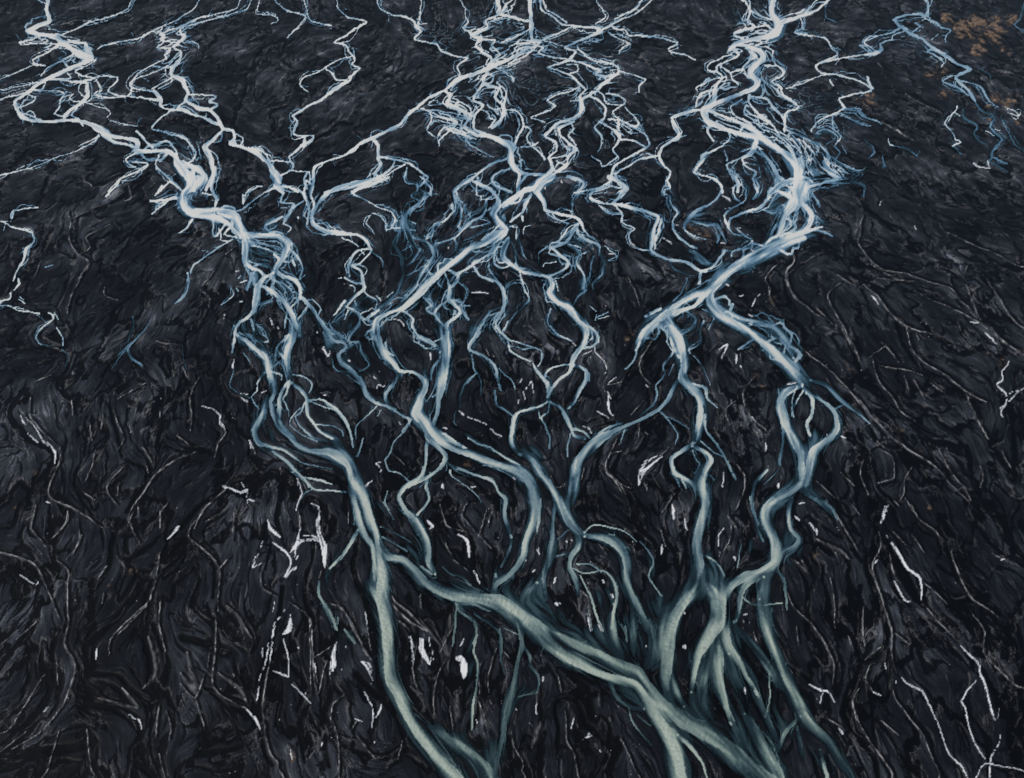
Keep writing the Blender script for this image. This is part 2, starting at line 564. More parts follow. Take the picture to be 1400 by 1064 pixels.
950,0,14 980,40,9 950,80,12 960,140,10 1000,180,9
980,50,8 1030,100,7 1020,160,7 950,200,9 890,260,14 910,320,20 940,370,12 1020,380,12 1070,420,18 1020,460,18 940,490,12 940,520,8
1080,0,14 1110,60,12 1110,100,12 1070,150,10
s.8
1400,60,24 1300,40,20 1220,80,24 1160,150,20 1100,210,20 1000,240,14 930,280,12 920,310,14
1200,90,16 1300,120,24 1370,170,24
960,330,8 1040,390,8 1070,400,8
h
700,500,50 760,540,40 780,580,30
980,420,30 930,500,30 860,600,30 840,420,16 1010,210,24 1200,180,50 1240,220,50 1320,110,40 1320,320,50 1000,260,16 640,650,16 1180,400,20
s.45
700,480,12 750,520,16 780,560,18 820,560,10
680,280,12 760,310,10 840,320,12 860,370,12 840,430,9
860,360,8 900,430,7
880,480,14 940,490,9
540,540,10 560,590,9 650,630,8 690,640,7
650,650,8 620,740,9 560,800,9
1240,240,12 1190,240,10 1120,210,9
1260,420,9 1180,400,9 1230,320,9
s.85
890,490,18 850,540,16 800,590,14 760,600,10
740,600,16 720,690,20
s1
1400,60,100 1370,170,60 1270,260,44 1250,360,50 1260,400,40
1400,400,60 1250,430,90 1120,500,90 950,590,70 850,680,70 780,750,70 700,760,40 600,820,44 500,890,50 450,940,60 380,1000,60 350,1060,50 330,1120,24
780,740,50 700,830,24 600,870,34 500,910,50
790,740,60 810,820,60 880,900,60 1000,970,60 1100,1060,60
500,900,60 530,980,50 590,1060,50
380,900,12 410,890,20 480,850,14
h
420,890,30 440,960,60 750,560,30 850,700,30 930,860,30 1000,900,26 1060,930,20 1150,920,34 900,640,20 1050,640,26 650,930,26 650,980,24 740,960,20
s.6
850,830,20 930,880,24 1030,920,24 1160,930,24 1230,990,40 1300,1060,40
s.5
650,870,12 710,920,12 680,970,10 600,1000,9
770,850,10 820,900,9 790,980,9
760,930,9 740,980,9 745,1050,10
750,850,7 850,910,6
w
1040,460,5 1080,490,5
960,330,6 1020,335,6
875,130,9 920,150,16 930,180,10
490,400,6 540,430,9 560,460,9
860,425,9 900,440,7
570,320,10 600,320,10
760,500,7 780,520,7
150,500,6 190,500,12
900,700,12 930,705,8
980,770,9 1010,760,6
1070,830,14 1110,760,7
1045,880,8 1090,900,6
290,430,20 325,470,9
g
280,640,8 320,740,8 350,850,6
300,530,8 380,580,7 440,610,7 470,650,7
1320,440,7 1330,540,7 1290,600,8 1300,680,9 1330,780,9 1400,820,8
1250,540,5 1190,600,6 1150,660,6 1180,720,7 1170,780,7 1210,830,7
470,980,6 420,1060,8
1070,580,5 1075,620,5
1230,980,5 1300,1060,7
o
1200,780,40 720,390,34 800,370,30 830,265,20 690,330,50 760,380,50 270,1010,50
@1050,220
s1
170,0,60 165,100,50 160,190,44 180,240,24
160,200,50 90,290,30 70,360,30 80,410,40
150,210,30 70,170,20 20,150,20 0,200,20
190,230,28 240,290,30 225,350,26 190,400,26
0,480,60 100,440,56 200,390,34 260,372,14 300,360,6
240,120,9 200,90,12 100,110,14 40,160,14
s.75
300,0,14 330,60,14 380,95,12 300,120,10 220,150,14 190,200,14
30,30,20 50,80,20 40,150,20
0,440,14 50,350,16
s.5
230,370,14 300,390,12 350,410,10
250,290,8 290,330,9 330,360,6
220,160,8 270,220,12 280,250,8
h
50,250,60 130,340,60 250,60,50 230,180,30 250,410,20
s.35
380,0,6 500,70,7 460,110,7 530,140,7 520,200,7
1220,10,8 1310,60,8
630,0,10 630,40,12
370,120,8 450,120,7
w
1130,15,9 1160,35,8 1215,40,8
1200,0,10 1210,30,10
800,350,6 815,375,8
615,220,5 610,240,5
570,740,12 590,760,9 615,790,8
1190,940,14 1220,970,9 1250,1000,5
1370,445,6
s.55
0,880,30 60,940,30 130,1020,34 180,1060,30
g
130,470,6 135,550,7 100,620,9 120,700,9 160,760,8 250,830,8 330,880,8
0,610,5 50,560,5
270,810,6 360,900,6
400,660,8 330,720,8 350,800,8 400,890,8 410,930,7 450,990,7 490,1060,7
490,410,6 500,460,8 560,540,8 640,600,8 760,620,7 900,670,8 1000,700,8 1060,770,8 1120,820,8
520,670,9 600,740,8 660,820,8 720,880,10 800,920,8 900,940,8
760,920,7 780,1000,6 800,1060,6
800,710,7 900,760,8 1000,800,8 1100,850,9 1160,890,10 1250,960,9 1390,1050,9
1080,680,6 1120,780,7 1160,870,7
1090,570,6 1075,630,6
1200,650,6 1260,750,7 1320,840,7 1380,900,7
1230,500,6 1310,545,8 1380,575,6
980,390,5 1100,450,6 1220,490,6
1100,880,10 1160,885,7
560,560,5 700,650,5 820,660,5
380,620,5 480,680,5
520,290,7 500,420,7
590,640,5 700,660,5
0,680,7 20,760,7 45,790,6
@300,440,4.667
s1
490,0,56 470,120,52 440,190,56 445,280,44 450,370,34
450,380,16 430,460,12 410,490,10 440,560,9 440,600,7
450,385,16 520,440,30 550,480,24 560,590,18 600,640,16 640,700,16 720,750,12
600,650,9 720,670,9 780,700,9 780,730,7
570,490,12 660,500,12 740,560,24 800,630,24 830,700,18 850,800,14
570,500,9 640,530,8 740,570,8
s.9
540,510,12 510,580,12 480,600,12 520,670,16 600,740,20 680,760,20
520,540,7 470,590,8 440,650,7 520,720,8 620,760,8
470,340,9 550,360,10 580,400,12 565,450,10
110,80,24 180,130,30 260,200,34 300,240,40 320,320,40 340,400,54 340,460,50
330,310,14 400,340,9 400,370,8
350,380,20 350,460,30 320,510,24 340,580,40 380,660,44 440,730,40 500,790,44 600,820,40 700,830,60 780,870,80 830,930,64 860,1060,70
440,380,14 390,470,24 380,540,30 370,620,30 350,650,20
300,480,40 270,600,48 220,690,44 240,760,34 300,790,24 400,820,18 470,860,16 490,870,14
300,790,20 370,850,18 450,910,24 500,960,14 550,1010,10 570,1060,10
550,995,9 640,1005,7 715,1030,7
470,860,12 540,900,8 640,920,6 720,935,6
s.65
440,100,14 380,160,16 350,240,24 340,290,14
380,220,14 360,190,14
210,0,14 215,80,14 240,120,12 310,130,10
230,20,6 290,60,7 310,120,7
130,70,14 180,90,12 230,130,9
100,30,26 95,110,18 80,200,14
160,200,8 190,250,7
290,320,12 250,380,10 240,440,8 200,480,7 220,530,8 240,560,10
85,310,10 60,400,9 130,460,7 190,490,7
h
360,200,60 240,140,40 130,130,40 330,730,60 500,780,30 700,720,50 770,750,50 860,850,40 500,910,60 640,960,30 480,440,20 500,560,20 450,640,20
700,120,60 760,210,50 820,270,30 950,270,40 880,150,30 1170,380,20 1100,540,26 960,620,24 1120,740,30 780,660,16 220,560,30
s.75
650,0,24 690,80,24 740,120,24 790,130,16 820,160,14 760,210,20 780,270,30 860,330,34 920,400,34 940,470,30 1000,520,18 1080,550,16 1150,590,14 1210,620,14
s.5
700,70,12 760,80,10 810,130,10
900,10,12 840,90,12 830,130,12 900,130,9 910,200,9 960,280,9 900,320,10
720,240,9 740,310,9 850,330,9
s1
1000,0,56 1010,100,44 1040,200,44 1100,260,36 1150,310,24 1250,320,18 1310,370,34 1320,430,40 1280,500,44 1250,570,60 1290,640,60 1330,720,50 1400,790,40
1050,140,14 1060,190,14 1110,220,9
s.75
1150,320,20 1110,400,22 1060,470,22 1070,540,20 1120,560,10
1210,630,9 1180,700,8 1120,760,8 1090,840,12 1050,890,12 1080,950,10 1150,970,8 1220,1030,8
1000,540,9 920,620,8 870,680,7 870,740,8
920,740,10 900,820,10 880,860,14
1030,560,6 1010,600,8
s1
1330,730,20 1320,850,24 1300,960,14 1220,1050,10
1230,20,12 1250,80,12
1250,80,14 1330,120,16 1400,180,20
w
640,170,10 670,180,16 690,220,14 710,180,9
660,160,12 670,170,10
140,490,12 160,505,18 185,520,8
90,240,8 80,290,8
140,460,6 180,465,6
270,455,7 295,445,8
990,350,8 1005,365,9
1010,430,9 1020,400,7 1050,415,7 1070,405,6
1345,190,10 1350,240,14
820,250,10 840,260,7
1020,940,14 990,910,7 1030,900,6
20,1050,20 60,1060,14
500,1000,6 505,1050,7
660,470,6 690,465,6
950,1030,6 930,1060,6
1140,630,6 1160,660,5
1160,10,8 1180,30,6
360,45,10
335,15,10
660,680,6
185,750,6 200,800,6
0,640,8 40,690,6
430,560,9
600,70,8
540,700,8
g
390,930,5 400,990,5
1100,850,5 1180,920,4
210,800,6 230,840,5
o
40,970,30
@550,440,4.667
s1
260,0,60 275,100,56 280,200,70 270,330,60 250,430,50 230,500,34 225,580,26 195,650,30 170,700,30
150,310,20 160,400,40 110,520,50 80,590,70 160,670,60 250,760,60 330,810,40 440,850,44 600,910,44 720,950,50 790,1000,50 820,1060,56
230,700,40 300,750,24 400,800,24
140,650,30 160,740,44 230,800,30 280,860,30 220,950,18 120,1020,14 40,1060,14
190,690,20 280,720,18 340,760,14
h
190,540,40 260,620,30 60,570,30 190,720,20 300,880,30 100,90,24 210,280,26 450,40,30 640,60,20 420,230,20 460,310,20 340,640,24 440,740,40 550,800,40 700,880,40
700,720,40 780,800,50 860,840,50 930,740,20 1060,540,40 1180,760,40 1080,820,30 1120,300,30 780,160,30 860,200,20 690,590,30 560,240,20 610,400,20 990,90,24 1220,110,20
s.6
250,230,20 200,290,14 190,370,12
200,480,14 250,440,10
s.8
60,20,14 90,90,14 200,150,24 240,190,30
250,110,12 200,130,9
0,600,14 40,630,10 0,700,9
510,0,20 470,80,24 430,150,22 430,180,20 530,220,16 590,280,18 610,340,22 630,440,16
620,300,6 700,370,7 720,430,6
s.55
590,440,14 600,530,14 660,570,14 690,600,10
470,340,14 400,400,14 370,480,12 370,540,9 340,580,8
440,210,9 460,310,10 480,340,10
490,350,7 500,410,6 495,480,5
340,580,7 330,640,6 350,660,6
s.7
590,20,12 640,80,14 690,120,10 820,155,9 880,180,12 890,240,9 870,280,8
680,120,9 690,180,12 740,220,12 820,250,12
640,60,8 670,0,8
s.95
835,260,9 870,320,24 920,390,30 935,450,30 930,510,18
930,510,10 870,550,14 740,580,18 710,620,20 700,700,26 700,780,28 760,850,24
s.7
700,600,12 690,680,14
940,520,10 930,580,9 890,620,14 920,690,12 945,740,10 940,810,9
870,570,7 880,620,9
s.95
1140,0,60 1180,70,36 1150,150,34 1100,220,30 1080,280,26 1070,320,16 990,370,18 950,430,18 930,480,18
s.8
1200,60,20 1250,100,24 1220,150,16 1150,170,14
1080,270,9 960,290,12 920,320,14 910,370,9
1100,280,18 1170,310,26 1170,370,34 1130,440,30 1100,510,24 1060,550,24
1130,280,8 1190,330,12 1190,370,9
940,510,12 1010,550,18 1050,620,34 1080,680,24 1090,720,18 1160,750,30
1090,680,18 1160,700,14 1190,740,14
1070,710,10 1050,800,10 1060,860,9
s1
1100,1060,56 1110,920,56 1160,820,56 1250,740,44 1330,700,30 1400,670,20
s.85
760,840,30 830,880,40 880,960,40 930,1060,40
s.6
1400,650,14 1300,680,14 1200,760,14
750,910,9 650,860,12 560,800,12 500,780,9 420,740,12
300,900,10 400,950,12 480,990,12 580,1010,12 600,1060,12
310,900,8 340,940,7
940,20,7 990,80,7 1060,110,7
w
770,460,14 800,410,9 825,380,10 840,450,7 830,490,5
770,440,14 780,500,9
740,500,12 730,530,9
710,490,8
1230,160,14 1230,190,10 1280,250,10 1300,310,12 1280,340,7
1210,180,8 1140,220,5
1320,460,12 1320,520,16 1330,580,12 1355,600,9
1250,575,8 1300,600,8 1330,620,9
1340,500,8 1310,450,6
1310,400,6 1360,350,5
1130,650,6 1170,670,7 1200,690,14
1080,135,6 1105,160,6
745,380,5 770,345,6
180,200,10 185,240,14
215,430,9
365,570,8 400,600,16
400,600,6 480,630,5 540,660,5 590,710,6 650,740,7
270,1030,24 250,1060,14
700,990,6 720,1010,6
800,760,8
1010,440,10
1155,510,7
440,1055,9 470,1055,9
260,675,9 290,680,6
890,700,6
g
1400,820,6 1310,850,7 1290,930,7 1330,980,6 1400,1030,6
1010,1050,12 1060,1020,9
1160,930,6 1140,1040,5
540,170,5 560,220,5
1320,400,5 1400,380,5
o
310,445,8 625,240,16 400,910,50
@800,440,4.667
s1
450,0,90 530,30,60 600,100,60 620,180,60 630,270,56 610,350,40 680,430,60 730,500,44 735,600,44 720,700,40 700,770,30
510,30,30 550,110,18 570,180,24 600,230,24
440,20,50 370,90,24 340,170,14
h
350,110,30 320,200,30 260,260,30 240,340,24 290,420,24 380,480,20 440,440,20 480,350,14 640,80,26 680,140,30 740,170,20 560,200,24 250,700,30 400,600,30 200,640,24 640,700,30 560,620,24 620,780,24 660,880,50 700,960,30 760,400,30 780,640,30 850,900,30 820,780,20 1060,130,20 1240,480,20 1360,200,20 1200,30,40 1100,1020,30 980,960,20
s.6
420,1060,1 420,1060,1
340,170,14 320,240,10 250,300,8
620,80,14 700,40,12 715,0,10
740,60,10 745,130,10 660,180,9 670,200,7
690,210,6 750,280,6 790,400,5
560,200,14 500,280,14 510,330,12 450,400,12 460,460,14 430,540,14 350,600,9
540,330,8 560,270,6
s.85
600,360,20 560,430,30 520,510,30 460,570,24 350,630,22 200,690,24 100,760,34 0,860,40
480,570,14 560,660,10 600,720,9 580,780,7
530,610,6 610,640,8 670,680,6
250,690,10 220,770,5
690,390,14 760,420,20 780,500,14 840,560,7
s.75
760,600,16 770,690,14 850,800,16 890,860,14 950,980,20
740,760,8 820,830,8 880,860,10
s1
690,780,30 600,840,30 550,880,34 570,960,24 640,1010,24 700,1060,20
690,790,30 780,840,22 810,890,40 760,970,40 730,1060,44
s.6
690,820,8 710,880,7 740,920,6
800,980,7 820,1010,6
570,970,12 600,1050,12
s1
960,0,60 1060,80,50 1170,160,60 1260,230,60 1350,310,60 1400,400,60
s.75
1050,10,24 1180,20,34 1260,80,34 1310,150,34 1330,230,24
1310,150,16 1370,190,16 1350,240,14
1070,110,16 970,180,12
s1
1390,400,24 1290,450,34 1250,500,44 1280,600,50 1310,700,44 1360,790,40 1380,900,50 1380,1060,60
s.7
1230,430,10 1250,600,10 1265,720,14 1260,830,14 1250,920,8
1390,440,10 1330,540,12 1320,600,9
1240,940,6 1180,1010,6 1140,1040,6
1150,960,5 1110,1010,6
w
1350,380,9 1300,400,9 1310,385,7
465,850,9 380,900,24 350,960,20 340,1050,14
500,850,7 400,930,20 350,1000,10
460,345,7 475,300,7
380,400,8 400,420,7
1150,770,16 1160,820,20
1060,610,12 1090,640,7
960,210,14 960,270,20
990,290,14
880,930,7 880,1010,6 860,1050,7
20,670,12 40,710,8
1240,1030,14
840,190,14 900,150,12 870,240,7
820,230,10
870,90,14
1230,350,8
g
460,60,6 400,160,7 350,260,8 370,350,8 420,400,7
1090,350,7 1020,430,8 1020,540,8 1060,620,8 1170,710,6
970,500,5 890,570,6 920,660,6
760,1000,4 790,1050,4
200,740,8 130,880,8 130,960,8 220,1030,7 300,1060,6
970,900,9 1020,980,9 1010,1060,9
350,650,6 340,740,6
400,1010,6 400,1060,6
820,680,6 860,750,5
380,500,6 300,590,6
380,700,5 400,720,5
540,800,5 420,900,5
840,200,50 870,180,40
1120,230,20 1130,260,20
1250,10,6 1340,120,7
980,200,8 990,260,8
o
1090,350,30 1150,450,24 890,410,24 1010,810,20 1130,410,20 1040,850,20
@1050,440
s.8
0,20,50 60,80,44 110,130,30 140,200,24
150,150,10 185,180,14 150,220,16
s1
0,130,60 80,210,60 150,270,60 195,320,54 190,350,30
190,340,24 90,380,30 65,440,36 90,540,44 130,630,40 180,720,44 190,810,50
s.95
190,350,22 240,420,22 240,500,20 215,560,18 235,620,14
210,390,16 300,440,18 370,500,30 380,580,36 320,650,40 250,710,50 230,800,50 190,880,50 80,950,60 0,1010,50
160,350,7 130,430,9 140,520,8
s.6
80,560,12 80,680,12 60,780,12
210,690,40
230,320,20 320,350,30 400,430,24 480,490,16 560,560,8
360,480,12 430,455,10
180,930,24 260,980,20 340,1050,20
140,940,18 120,1000,20 120,1060,18
h
240,310,40 330,360,50 420,450,40 260,640,50 200,740,40 400,560,20 80,400,30 130,950,60 30,1040,50 250,960,40 120,800,20
w
110,340,10 150,330,9 125,325,6
1320,205,7 1310,240,8 1285,270,8 1285,320,9 1250,345,12 1300,395,12 1300,440,12 1270,475,10
1310,395,8 1345,380,8 1380,375,7
1370,380,7 1310,440,8 1275,490,14 1290,520,10
1195,65,12 1220,90,9 1255,125,5
1100,0,8 1160,10,9
630,1060,16 640,1030,26 690,1005,8
390,620,12 440,635,7
170,1000,7 200,990,8
65,880,12 60,910,9
135,745,7
320,620,8
80,820,6
g
1160,0,10 1250,70,8 1390,180,8
400,0,8 440,80,8 480,140,7 500,220,7
280,210,8 360,290,9 440,370,8 570,520,10 700,650,10 850,750,9 930,810,9 1000,890,9 1100,980,9
570,210,7 600,320,8 680,410,8 720,490,8 800,540,6
600,240,6 750,260,6 850,300,5
780,150,6 860,230,8 960,290,8 1090,380,9 1200,440,6
1090,380,9 1140,520,10 1200,640,14
550,200,5 640,130,4
620,110,6 720,220,6
760,20,7 780,130,7
810,60,6 830,100,6
750,290,5 770,380,5
800,320,5 860,430,5
900,350,6 950,380,6
920,690,7 1000,820,7 1080,910,7 1110,970,7
790,790,7 750,870,8 740,940,8 710,980,8
600,690,6 680,740,5 690,850,6 600,880,5
530,740,6 510,830,6 550,940,7
400,820,9 470,890,9
230,880,5 230,940,8 330,1000,8 380,1060,8
260,870,5 370,960,5
430,970,7 500,1050,7
1330,800,6 1270,700,6
1160,790,5 1180,850,5 1160,900,4
310,300,5 400,420,5 460,500,5
320,240,5 250,190,7 160,120,7
480,400,5 560,500,6
1040,0,5 1060,50,5
750,960,6 800,1040,6
590,650,8 640,690,8
o
460,270,30 1080,320,22 1200,640,20 720,590,34 790,580,26 820,690,34 890,660,16 1280,220,50 580,850,14 880,1000,30 1060,270,14 430,250,24 1230,530,12
d
330,0,24 430,80,24 480,200,34 520,310,30 600,360,20 650,440,20 740,510,26 850,590,24 960,640,20
500,600,40 520,700,30 500,780,24
580,650,24 540,560,30 620,680,16
700,0,30 740,120,34 820,240,18 950,310,14
1240,600,50 1220,700,60 1280,760,50 1350,860,60 1340,560,40 1330,480,40
560,960,50 560,1060,60
700,1000,40 600,900,16 690,870,16 700,760,20
850,810,16 920,870,12 780,740,16
560,240,10 800,280,10 1000,370,12
940,980,20 960,860,16
1350,280,30 1340,400,10
550,540,20 480,420,20 400,330,10
1170,880,16
@400,640
s1
320,0,60 350,100,64 390,180,80 420,280,60 450,360,40 460,440,36 480,520,50 490,600,70 490,700,70 500,800,74 515,900,74 520,1000,76 520,1060,80
310,100,34 340,200,34 370,300,36 400,380,36 430,440,30 440,540,30 460,640,40
h
450,340,60 490,420,30 640,440,60 700,470,50 790,540,50 860,640,60 540,160,30 470,200,30 520,240,30 560,320,40 600,380,30 1190,430,40 1170,500,30 1100,560,40 1060,620,40 930,780,40 1040,820,40 1130,900,40 880,920,16 900,960,20 990,920,20 250,450,30 210,540,30 190,620,30 170,700,30 200,780,20 240,880,20 320,930,20 1280,640,80 1330,760,60 280,60,50 200,100,20 750,40,20 740,120,20 1180,260,24 1260,480,24 1000,30,30 1340,40,60 540,520,20
s.95
470,450,24 520,490,44 600,500,50 660,550,50 720,620,56 800,670,54 900,700,70 1020,710,80 1130,720,90 1230,790,90 1330,860,80 1420,940,80
900,730,30 1000,745,16 1080,780,10
s.9
810,0,16 740,50,20 640,90,22 590,150,24 620,220,24 680,300,40 720,380,44 740,460,34 740,530,24 780,580,16
710,0,14 710,50,14
750,30,16 730,100,20 745,180,16 680,255,10
s.7
860,10,14 870,40,6 1000,140,5 1040,190,6
0,20,20 60,60,20 120,120,12 200,120,10 290,135,12
60,50,10 150,70,8 215,85,6
110,120,7 60,150,8 20,220,6
370,320,14 330,400,20 270,480,20 200,550,12
200,620,1 150,620,12 150,700,16 190,780,20 230,880,8
490,380,10 560,420,9 620,450,12
480,320,8 560,360,8 640,400,8
500,180,6 540,240,6 560,280,6
520,120,7 510,180,7 540,230,6
s.9
1160,0,40 1260,30,60 1310,120,50 1330,200,60 1310,300,40 1270,400,34 1250,500,34 1180,590,34 1110,640,40 1110,700,40
1350,170,14 1340,300,14 1330,350,8
s.85
900,0,16 1000,40,14 1100,80,14 1130,140,14 1170,170,24 1165,250,24 1180,330,22 1190,380,14
s.6
1190,380,20 1180,450,14 1140,540,14
1120,640,20 1110,580,14
820,540,9 870,580,10 930,600,12 970,640,14
700,540,14 760,580,12
900,740,14 930,790,12 1000,850,14 1010,910,12 990,960,12
905,760,10 890,880,10 880,960,10
1000,800,10 1090,860,12 1140,930,14 1140,1060,12
1230,850,10 1240,930,12 1260,980,14 1240,1060,12
1160,880,7 1230,910,6
1390,940,9 1370,1000,8
1380,0,40 1340,0,20
1390,560,20 1380,620,10
240,820,6 240,870,6
280,880,14 340,960,12
w
95,200,12 130,215,22 140,260,22 130,310,22 150,370,28 180,420,20 180,480,22 175,545,16
150,390,16 110,370,10 60,370,9
150,395,12 100,390,14 50,400,14 20,430,14 10,480,12
40,395,14 0,440,22
0,560,16 20,540,14
30,60,5 50,140,8 30,190,6 15,235,12
240,945,12 225,1000,18 220,1060,26
640,925,20 660,980,10 650,1060,7
700,930,34 700,990,30 720,1050,24
740,920,10 760,1050,6
890,1040,44 930,1045,40
900,365,14 950,400,20 960,490,22
990,560,12 1020,630,12
820,80,20 830,110,12
740,290,20 770,320,18 750,330,12
400,780,7 400,830,9
400,490,10
1340,440,14 1340,470,10
1320,575,12
1270,510,12
975,600,7
1140,175,8
240,5,1 250,6,1
430,70,9 390,100,6
470,30,10 480,10,8
g
500,570,6 560,720,10 650,800,12 740,890,12
810,0,1
890,740,8 880,860,8 800,1000,8
700,700,8 710,780,7
780,580,5
930,270,7 1030,380,8 1080,440,7
960,190,5 930,260,6 940,320,7
1070,230,6 1010,380,6
1100,240,5 1060,330,5
830,400,7 880,500,7 970,570,6
810,200,6 850,320,6 950,350,6
200,740,9 280,790,8 340,880,7 390,1000,7 440,1060,7
0,740,6 90,820,6 110,1000,6
30,240,5 40,380,5
300,240,5 310,310,5
160,560,7 150,600,7
560,820,7 640,880,7 650,900,5
1250,740,1
600,1000,4
400,840,6 430,1000,6
110,1040,6 220,960,5
o
80,650,24 30,990,30
@700,640
s1
0,20,60 80,60,60 110,150,50 130,220,60 110,310,40 70,400,36 50,490,34 0,580,30
0,790,80 70,840,80 160,920,80 250,1000,70 350,1070,80
150,910,30 260,980,20 350,1040,20
s.9
120,0,40 200,80,40 250,160,40 290,240,56 340,320,50 400,370,24
350,0,60 340,100,64 310,200,50
400,370,24 500,390,44 580,440,50 620,500,44 630,600,44 660,690,40 710,780,34 750,880,34
400,350,10 450,310,8 550,330,8 620,350,8 680,400,7
h
320,240,50 380,300,40 480,340,40 560,370,40 220,400,60 200,500,60 160,640,60 120,720,70 230,800,80 300,900,80 400,960,100 500,900,90 600,960,80 700,960,70 500,720,70 560,620,50 620,820,60 750,760,60 780,860,60 820,700,40 770,560,40 740,470,30 1100,580,60 1080,500,40 1150,600,60 1060,680,50 1120,700,60 1180,840,60 1050,980,70 1240,940,50 1300,980,50 1200,1020,50 1340,700,30 960,60,80 890,50,50 1200,100,50 1160,230,50 850,230,40 780,300,40 1330,100,40 1330,260,30 1100,60,30 440,560,40 1300,440,40
s.85
370,370,44 360,430,34 320,490,24 310,550,20 330,590,34 350,640,30 360,700,20
330,550,7 400,580,8 490,560,10 550,600,14 580,680,20 560,780,16 550,880,14
350,530,9 430,530,9 490,570,10
s.6
240,170,24 220,300,20 220,400,40 200,500,40 180,590,20 190,720,14
250,390,7 320,330,7
240,480,9 330,460,8
150,620,20 90,680,30 60,740,30
660,770,14 660,900,16 670,1000,20
600,850,10 630,920,10
520,660,20 560,740,16
700,400,8 770,500,10 750,600,9 820,700,8
s1
370,590,7 400,650,9 440,710,12 470,800,14 500,890,14
420,780,7 440,890,9
s.95
1070,0,60 1030,70,70 1050,180,60 1030,300,60 1010,430,60 1020,530,60 1010,620,60
890,0,10 880,30,12 940,60,14 1000,90,20
930,70,10 950,110,8
1010,620,50 940,720,50 870,820,64 840,930,70 830,1060,60
1040,620,30 1100,680,50 1140,740,70 1140,850,50 1090,920,50 1040,1000,50 1000,1060,50
1400,550,44 1280,600,40 1200,650,50 1150,730,60
1150,860,50 1180,960,34 1220,1060,34
1120,930,30 1130,1060,30
1380,590,24 1290,640,22 1250,710,22 1240,800,22 1210,840,14
s.7
1220,860,24 1280,930,22 1350,1010,24 1400,1060,24
1380,620,20 1390,720,20
1040,480,9 1110,520,10 1160,590,14
1360,740,30 1400,820,30
1200,10,20 1220,60,10
1400,200,50 1380,260,50 1400,320,50
1400,10,16 1330,80,16 1310,180,16 1330,270,14 1345,340,14 1370,400,14
1260,420,6 1230,540,8
w
740,0,40 710,30,34 700,90,14
870,200,14 885,280,20
940,270,10 950,320,9 970,350,6
820,420,20 815,470,16
1170,315,8 1130,370,9 1130,430,9
1215,490,22
130,450,12 150,480,7
110,575,12 130,560,8
240,600,24 220,640,12
240,745,20
260,740,12
300,400,12
330,390,10
500,620,20
550,690,30
950,790,14
70,510,10
430,480,6
940,340,6
1145,95,10
1165,20,7
950,970,14
g
890,130,6 820,240,7
820,340,6 840,430,7
1270,30,8 1270,100,7 1220,230,7
500,0,8 570,80,7 610,140,6
570,60,5 630,140,5
0,650,1
660,400,5 670,480,5
1120,440,7 1140,470,7 1190,400,5 1200,300,8
360,100,6 380,10,6
210,40,6 240,100,6 310,90,7
470,420,5 510,480,5
730,80,5 750,120,5
380,680,24 370,780,34
1180,260,14 1230,330,14
d
800,100,50 740,60,16
780,220,60
@1000,680,3.5
s1
280,0,50 200,20,50 160,60,50 160,120,44 200,200,44 210,260,54 200,310,44 130,350,34 60,370,30 0,420,34
160,350,30 80,400,28 50,460,24 40,530,24 20,590,18
s.7
165,370,30 155,480,44 160,600,40 190,690,40 240,800,44 290,920,56 330,1000,60 370,1060,50
10,600,16 60,670,24 140,770,34 200,850,34 250,900,30
210,340,16 250,390,14 262,470,12 262,540,8
290,0,20 280,80,24 290,150,20 330,200,30 300,240,30 240,260,30
400,10,20 470,50,16 510,110,10
90,0,14 100,70,12 125,120,8 125,180,7
60,480,8 110,510,8 240,510,7
0,720,24 40,820,24 100,900,16 130,960,8
180,850,8 185,960,8 160,1050,8
h
230,230,60 300,180,50 330,240,40 440,60,30 140,480,60 130,560,40 230,880,60 30,700,50 60,820,50 20,640,40 340,1020,50 110,180,30 280,320,20 60,520,40
d
690,0,50 690,120,40 690,220,40 650,300,60 660,400,40 700,500,50 740,600,50 745,700,40 680,770,50 620,800,40 600,880,40 560,970,40 540,1040,50
540,140,30 580,250,30 620,310,30
610,430,30 600,560,20 600,700,30 610,790,30
740,250,40 760,380,30 800,470,24 870,530,24
820,290,30 870,440,40
960,560,24 1050,660,30 1090,700,14
1100,500,40 1180,480,20 1200,620,30 1230,760,20
1000,330,30 1100,400,14
700,900,30 730,980,30 760,920,16
w
780,40,8 735,45,14 735,80,14 715,120,20
740,180,10 780,230,18 820,290,18 850,340,16 900,380,16 910,430,14 905,490,10
780,400,7 830,490,12 860,500,9
700,300,9 690,320,7
1100,715,9 1140,755,14 1185,800,14 1190,845,12 1215,900,14 1240,990,14 1260,1050,12
1190,860,8 1130,920,7 1100,970,9 1120,1010,7 1130,1060,7
380,895,9 430,920,16 470,925,8 500,980,8
440,930,9 425,990,5
780,900,9 785,885,10
800,860,8 850,900,14 910,930,12 940,980,7 980,1060,8
675,940,10 715,955,7
370,120,8 400,150,20 410,180,14
310,90,9 330,110,9
15,290,16
1285,295,6 1310,295,7
735,800,6 740,830,5
65,920,12
145,485,9
540,990,1
g
705,160,7 715,230,8 680,320,8 685,390,9 720,490,9 745,580,9 770,650,9 770,750,9 790,850,9
450,10,8 500,80,9 560,180,9 600,260,8
770,10,6 800,40,5
860,30,8 900,100,8 980,160,8 1010,230,8
1050,260,7 1100,390,8 1150,480,8 1220,530,6 1290,580,6
1150,550,6 1210,640,6 1210,740,6 1270,810,8 1350,890,7
915,510,8 980,580,8 1080,690,5
270,460,8 300,530,8 380,600,8 430,670,8 490,780,8 490,890,8
310,620,6 320,710,8
780,650,8 850,700,5
640,870,7 660,810,7 690,800,6
640,880,6 680,940,6
600,1060,9 590,980,9 610,920,9
770,930,7 780,970,7 850,1060,8
760,260,8 780,370,8 810,410,8
